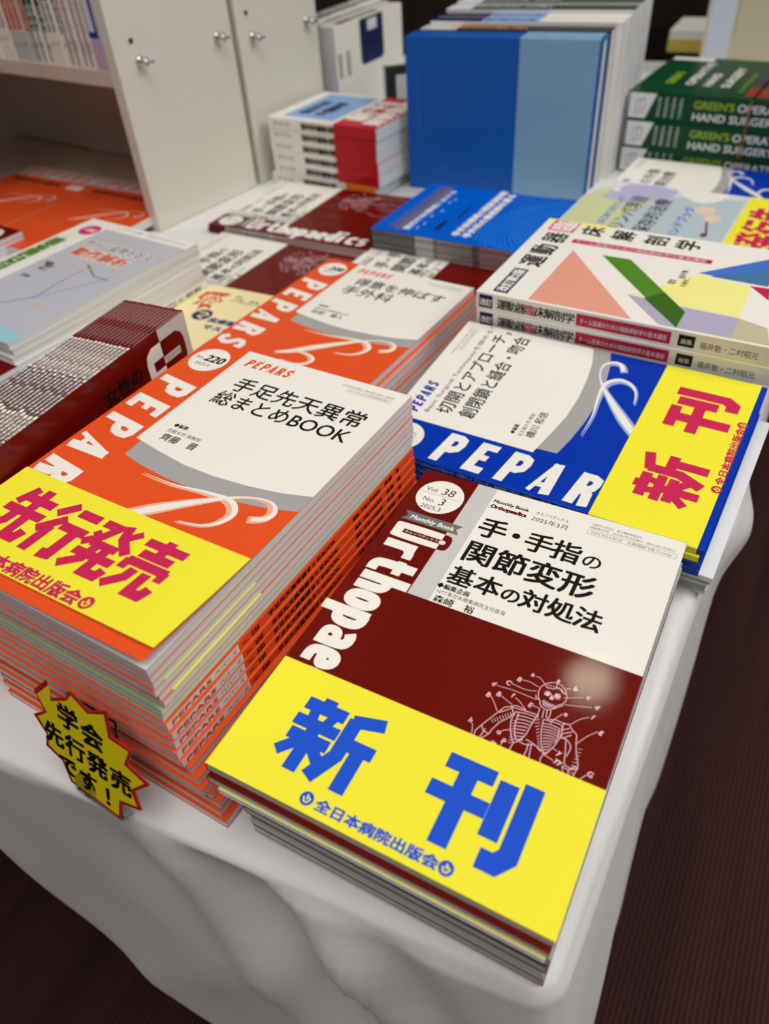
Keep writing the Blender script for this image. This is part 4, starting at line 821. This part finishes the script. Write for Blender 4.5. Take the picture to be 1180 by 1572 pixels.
# ---- hardback standing spine up, others behind it
hx, hy = 80.0, 1180.0
he = Vector((math.cos(math.radians(-26.3)), math.sin(math.radians(-26.3)), 0)); hn = Vector((he.y, -he.x, 0))   # towards the viewer
hb = -hn
def standing(px, py, w, h, t, front, spine, back, lab, cat='book', art=None, sart=None, hard=0, pm=PAGES, segs=None, ex=he, grp=None, z0=TABLE):
    nrm = Vector((ex.y, -ex.x, 0))
    # local x runs down from the spine, local -y runs left (away from ex), local z faces the viewer; (px,py) is the left front foot
    p = Vector((px, py, 0))+ex*h-nrm*t
    return book('textbook', frame((p.x, p.y, z0+w+(2 if hard else 0)), (0, 0, -1), ex, nrm), w, h, t, front, spine, back, lab, cat, group=grp, art=art, sart=sart, hard=hard, pm=pm, spine_segs=segs)
hcs = Art(); hcs.rect(COBALT, 105, 1, 261, 37, 0); hcs.rect(NAVY, 200, 2, 260, 35, 1); hcs.text(TINTB, 'Practice of', 112, 16, 9, W=58, L=2)
hc = Art()
# steel-blue paper band wraps the right third of the hardback
hc.rect(C('faint_azure_print', (60, 130, 210)), 40, 246, 110, 247, 1)
o = standing(hx, hy, 193, 262, 38, COBALT, COBALT, COBALT, 'large cobalt blue hardback standing spine up with pale blue wrap', 'book', art=hc, sart=hcs, hard=2.6, pm=PAGESW)
bo = band(o, 193, 262, 38, 2, 104, None, m=PALEB, gap=.5); bo.name = 'paper_wrap'
for v_ in bo.data.vertices:
    if v_.co.x < 0.0005 : v_.co.x -= .0021
wr = Art(); wr.rect(PALEB, 30, 4, 92, 18, 0); wr.text(NAVY, 'SURGERY', 36, 14, 7, W=20, L=1); wr.text(NAVY, 'HAND', 70, 14, 7, W=16, L=1)
link('wrap_print', mesh('wrap_print', [(-2.7-.04*L, -u, 38-v) for u, v, L in wr.v], wr.f, wr.m, wr.i), bo)
q = Vector((hx, hy, 0))+hb*44
FOREST2 = C('dark_olive_print', (66, 82, 66)); LIME2 = C('light_green_print', (150, 186, 104))
rows = [(198, 262, 30, CHAR, 'black textbook with gold lettering, standing first behind the cobalt hardback', 3, [(.35, CHAR), (.8, CHAR), (1, GREYL)], 'The Microsurgery', AMBER),
        (203, 266, 24, WHITE, 'white and navy textbook standing second behind the cobalt hardback', 7, [(.42, WHITE), (.72, LBLUE), (1, NAVY)], '手の先天異常', NAVY),
        (204, 266, 24, WHITE, 'white and navy textbook standing third behind the cobalt hardback', 10, [(.42, WHITE), (.72, LBLUE), (1, NAVY)], '手の先天異常', NAVY),
        (209, 266, 33, SILVER, 'dark olive textbook standing fourth behind the cobalt hardback', 13, [(.86, FOREST2), (1, SILVER)], 'Upper Extremity', GREYL),
        (212, 266, 33, SILVER, 'dark olive textbook standing fifth behind the cobalt hardback', 17, [(.86, FOREST2), (1, SILVER)], 'Upper Extremity', GREYL),
        (216, 266, 34, SILVER, 'light green textbook standing last behind the cobalt hardback', 21, [(.9, LIME2), (1, LIME2)], '手外科診療', FOREST)]
for (w, h, t, m_, lab, sh, segs, ttl, tm) in rows:
    sa = Art(); sa.text(tm, ttl, h-150, t*.7, t*.55, W=110, L=1, bold=.03)
    p = q+he*sh
    standing(p.x, p.y, w, h, t, m_, m_, m_, lab, sart=smesh(sa, t), segs=segs, grp='textbooks standing behind the cobalt hardback', pm=PAGES)
    q = q+hb*(t+1.0)
# ---- white books and a barcode book at the back left
e2 = Vector((math.cos(math.radians(58)), math.sin(math.radians(58)), 0))
bk = Art(); bk.rect(WHITE, 1, 1, 172, 229, 0); bk.poly(NAVY, [(2,70),(64,70),(70,78),(70,142),(64,150),(2,150)], 1); bk.rect(SILVER, 6, 92, 22, 124, 2)
for v0 in (186, 212):
    for k in range(12): bk.rect(BLACK, 40+3*k, v0, 41.6+3*k, v0+12, 2)
def whites():
    p = Vector((-20, 1415, 0)); n_ = Vector((e2.y, -e2.x, 0))
    for i, (t, m_, sm) in enumerate(((26, WHITE, AMBERW), (14, GREYL, GREYL), (14, WHITE, WHITE), (16, FOREST2, SILVER))):
        sa = Art(); sa.text(BLACK, '手外科の実際', 70, t*.75, t*.62, W=130, L=1, bold=.04)
        standing(p.x, p.y, 176+3*i, 230, t, m_, sm, m_, ['white textbook with navy square and barcodes standing at the back left', 'pale grey textbook standing second behind the navy square one', 'white textbook standing third behind the navy square one', 'green textbook standing last behind the navy square one'][i], sart=smesh(sa, t), art=bk if i == 0 else None, ex=e2, grp='textbooks standing at the back left')
        p = p-n_*(t+1)
AMBERW = C('ivory_print', (236, 228, 214))
whites()
bc = Art(); bc.rect(SILVER, 12, 14, 88, 112, 1)
for v0 in (26, 58, 84):
    for k in range(18): bc.rect(BLACK, 20+3*k, v0, 21.6+3*k, v0+(16 if v0 < 80 else 6), 2)
standing(58, 1395, 118, 130, 16, CHAR, CHAR, CHAR, 'black textbook with white barcode panel standing behind the red banded books', art=bc, ex=Vector((math.cos(math.radians(8)), math.sin(math.radians(8)), 0)))
# ---- beige book with barcodes, back right
e3 = Vector((math.cos(math.radians(-26)), math.sin(math.radians(-26)), 0))
bb_ = Art(); bb_.rect(C('beige_print', (196, 188, 160)), 1, 1, 234, 253, 0); bb_.rect(C('pale_periwinkle_print', (204, 210, 228)), 2, 204, 238, 249, 1)
for v0 in (212, 230):
    for k in range(16): bb_.rect(BLACK, 40+3*k, v0, 41.8+3*k, v0+12, 2)
bb_.text(BLACK, '手・肘', 200, 120, 26, ang=-90, L=2, bold=.04); bb_.rect(C('dull_plum_print', (120, 60, 70)), 60, 199, 160, 200, 2)
standing(700, 1690, 236, 255, 30, C('beige_print', (196, 188, 160)), C('plum_spine_print', (130, 30, 100)), C('beige_print', (196, 188, 160)), 'beige textbook with barcode strip standing at the back right', art=bb_, ex=e3)
book('textbook', flat(715, 1915, -60, 60), 150, 160, 26, C('mustard_print', (206, 190, 90)), C('mustard_print', (206, 190, 90)), WHITE, 'mustard yellow textbook lying at the far back right', 'book')
book('textbook', flat(717, 1917, -34, 60), 150, 160, 16, WHITE, SILVER, WHITE, 'white textbook lying on the mustard yellow one at the back', 'book')
# ---- bookcases
def bookcase(px, py, deg, depth, width, height, shelf_z, lab, screws, hole_z):
    # right-hand side panel stands at (px,py); depth runs away along deg, the case extends to the left
    d = math.radians(deg); D = Vector((math.cos(d), math.sin(d), 0)); Lf = Vector((-D.y, D.x, 0))
    t = empty('bookcase', frame((px, py, TABLE), D, Lf, (0, 0, 1)), lab, 'bookcase')
    pw = mat('ivory_panel', (222, 217, 203), .45, .4, noise=.03, scale=4); ed = mat('pale_wood_edge', (214, 198, 182), .5, noise=.08, scale=30); inn_ = mat('beige_panel', (206, 196, 182), .5, noise=.03, scale=4)
    for nm, q, m_ in (('side_panel', (0, 0, 0, depth, 18, height), pw), ('side_panel', (0, width-18, 0, depth, width, height), pw), ('back_panel', (depth-8, 18.2, 9, depth-.5, width-18.2, height-19), inn_), ('top_board', (1, 18.2, height-18, depth-9, width-18.2, height), inn_), ('bottom_board', (4, 18.2, 0, depth-9, width-18.2, 8), inn_), ('shelf', (4, 18.2, shelf_z-19, depth-9, width-18.2, shelf_z), ed)):
        link(nm, bm_mesh(nm, boxm(*q, .8, 1), [m_]), t)
    sp_ = t.children[0]
    cr = mat('chrome', (205, 205, 210), .15, metal=1.0)
    for (x, z) in screws:
        bm = bmesh.new(); cyl(bm, (x, .1, z), (x, -3, z), 6.5, 5, 18); cyl(bm, (x, -3, z), (x, -15, z), 3.4, 3.0, 12); cyl(bm, (x, -10, z+3), (x, -15, z-5), 4.6, 2.4, 12); cyl(bm, (x-1, -12, z), (x+11, -14, z-2), 2.2, 1.6, 10)
        link('hook_screw', bm_mesh('hook_screw', bm, [cr], True), t)
    bm = bmesh.new(); cyl(bm, (screws[0][0]-6, .1, hole_z), (screws[0][0]-6, -.5, hole_z), 3.4, 3.4, 14); cyl(bm, (screws[0][0]-6, -.5, hole_z), (screws[0][0]-6, -.6, hole_z), 2.2, 2.2, 14)
    link('peg_hole', bm_mesh('peg_hole', bm, [mat('dark_hole', (52, 44, 24), .6)]), t)
    return t, D, Lf
bc1, D1, L1 = bookcase(-287, 1078, 52, 206, 640, 395, 199, 'ivory bookcase at the left, open front with magazines on its shelf', [(36, 206), (176, 208)], 229)
bc2, D2, L2 = bookcase(-153, 1249, 52, 176, 640, 395, 199, 'ivory bookcase behind the first, its side panel facing right', [(28, 196), (150, 196)], 226)
# ---- magazines on the shelf, spines to the front
SZ = TABLE+199
R1 = -L1
pos = 19.5
lil = C('lilac_print', (206, 176, 206)); teal2 = C('dark_teal_print', (48, 104, 96)); dull = C('dusty_rose_print', (168, 110, 124)); bluel = C('label_blue_print', (66, 130, 180)); redl = C('label_red_print', (214, 84, 50)); dk = C('deep_blue_print', (24, 72, 150))
kinds = ['lilac']+['rose']*4+['plain']*3+['teal']*3+['red']*4+['plain']*4
vol = 0
for i, kd in enumerate(kinds):
    t = {'lilac': 26, 'rose': 12.5, 'plain': 11, 'teal': 12, 'red': 12.5}[kd]; h = 250-(i % 3); w = 178
    pos += .35
    p = Vector((-287, 1078, 0))+L1*(pos+t)+D1*(5+(i % 3)*.8)
    pos += t
    sa = Art(); base = GREYL if kd == 'red' else lil if kd == 'lilac' else WHITE; sa.rect(base, .4, .4, h-.4, t-.4, 0)
    if kd == 'lilac':
        base = lil; sa.rect(dk, 60, 8, 215, t-.4, 1); sa.rect(SILVER, 165, 13, 208, t-2, 2)
    elif kd == 'rose':
        sa.rect(dull, .5, t-4, h-2, t-.4, 1); sa.text(BLACK, '関節外科 基礎と臨床', 60, t-5, t*.5, W=90, L=2, bold=.03); sa.text(DGREY, '増刊号 メディカル', 150, t-5, t*.45, W=60, L=2); sa.text(BLACK, '2024', 218, t-5, t*.45, W=14, L=2)
    elif kd == 'teal':
        sa.rect(teal2, .5, t-3.4, h-2, t-.4, 1); sa.text(BLACK, '骨折', 120, t-4, t*.6, W=20, L=2, bold=.05); sa.text(BLACK, '治療の手引', 165, t-4, t*.6, W=46, L=2, bold=.05); sa.text(BLACK, '医', 225, t-4, t*.5, L=2)
    elif kd == 'red':
        base = GREYL; sa.text(BLACK, '骨・関節', 70, t-4, t*.55, W=42, L=2); sa.rect(bluel, 118, .3, 142, t-.3, 1); sa.rect(redl, 146, 2.5, 212, t-2, 1); sa.text(CREAM, '特集スポーツ', 150, t-4, t*.5, W=58, L=2); sa.text(BLACK, '誌', 226, t-4, t*.5, L=2)
    else:
        sa.text(BLACK, '整形外科看護の', 80, t-3.4, t*.5, W=80, L=2, bold=.04); sa.text(BLACK, '臨床研究', 168, t-3.4, t*.5, W=44, L=2, bold=.04); sa.text(BLACK, '版', 222, t-3.4, t*.45, L=2)
    desc = {'lilac': 'lilac magazine with blue label', 'rose': 'white magazine with dusty rose stripe', 'plain': 'white magazine with black lettering', 'teal': 'white magazine with dark teal stripe', 'red': 'pale magazine with red label'}[kd]
    nth = ORD[i].replace(' from the top', '').replace('topmost', 'first')
    mx = frame((p.x, p.y, SZ+h), D1, (0, 0, 1), R1)
    if kd == 'lilac': sa_m = smesh(sa, t)
    else: sa_m = smesh(sa, t)
    book('magazine', mx, w, h, t, base, base, base, f'{desc}, {nth} from the right on the bookcase shelf', group='magazines on the bookcase shelf', sart=sa_m)
# grey magazines lying flat at the left of the shelf
for i in range(3):
    p = Vector((-287, 1078, 0))+L1*(pos+212)+D1*12
    book('magazine', flat(p.x, p.y, SZ+9*i, -38), 200, 150, 9, GREY, GREY, GREY, f'grey magazine lying on the bookcase shelf, {["bottom", "middle", "top"][i]} of three', group='grey magazines lying on the shelf')
# ---- orange magazines inside the bottom of the bookcase
SA = shelf_pepars_art(); sam = tmesh(SA, 6)
for j, (x, y, th) in enumerate(((-547.5, 1366.5, -33), (-393.5, 1267, -33))):
    for i in range(2):
        book('magazine', flat(x, y, -52+6*i, th), 181.5, 257, 6, ORANGE, ORANGE, ORANGE, f'orange magazine with grey title strip in the bookcase, {"upper" if i else "lower"} of the {"left" if j == 0 else "right"} pair', group='orange magazines in the bookcase', art=sam if i else None)
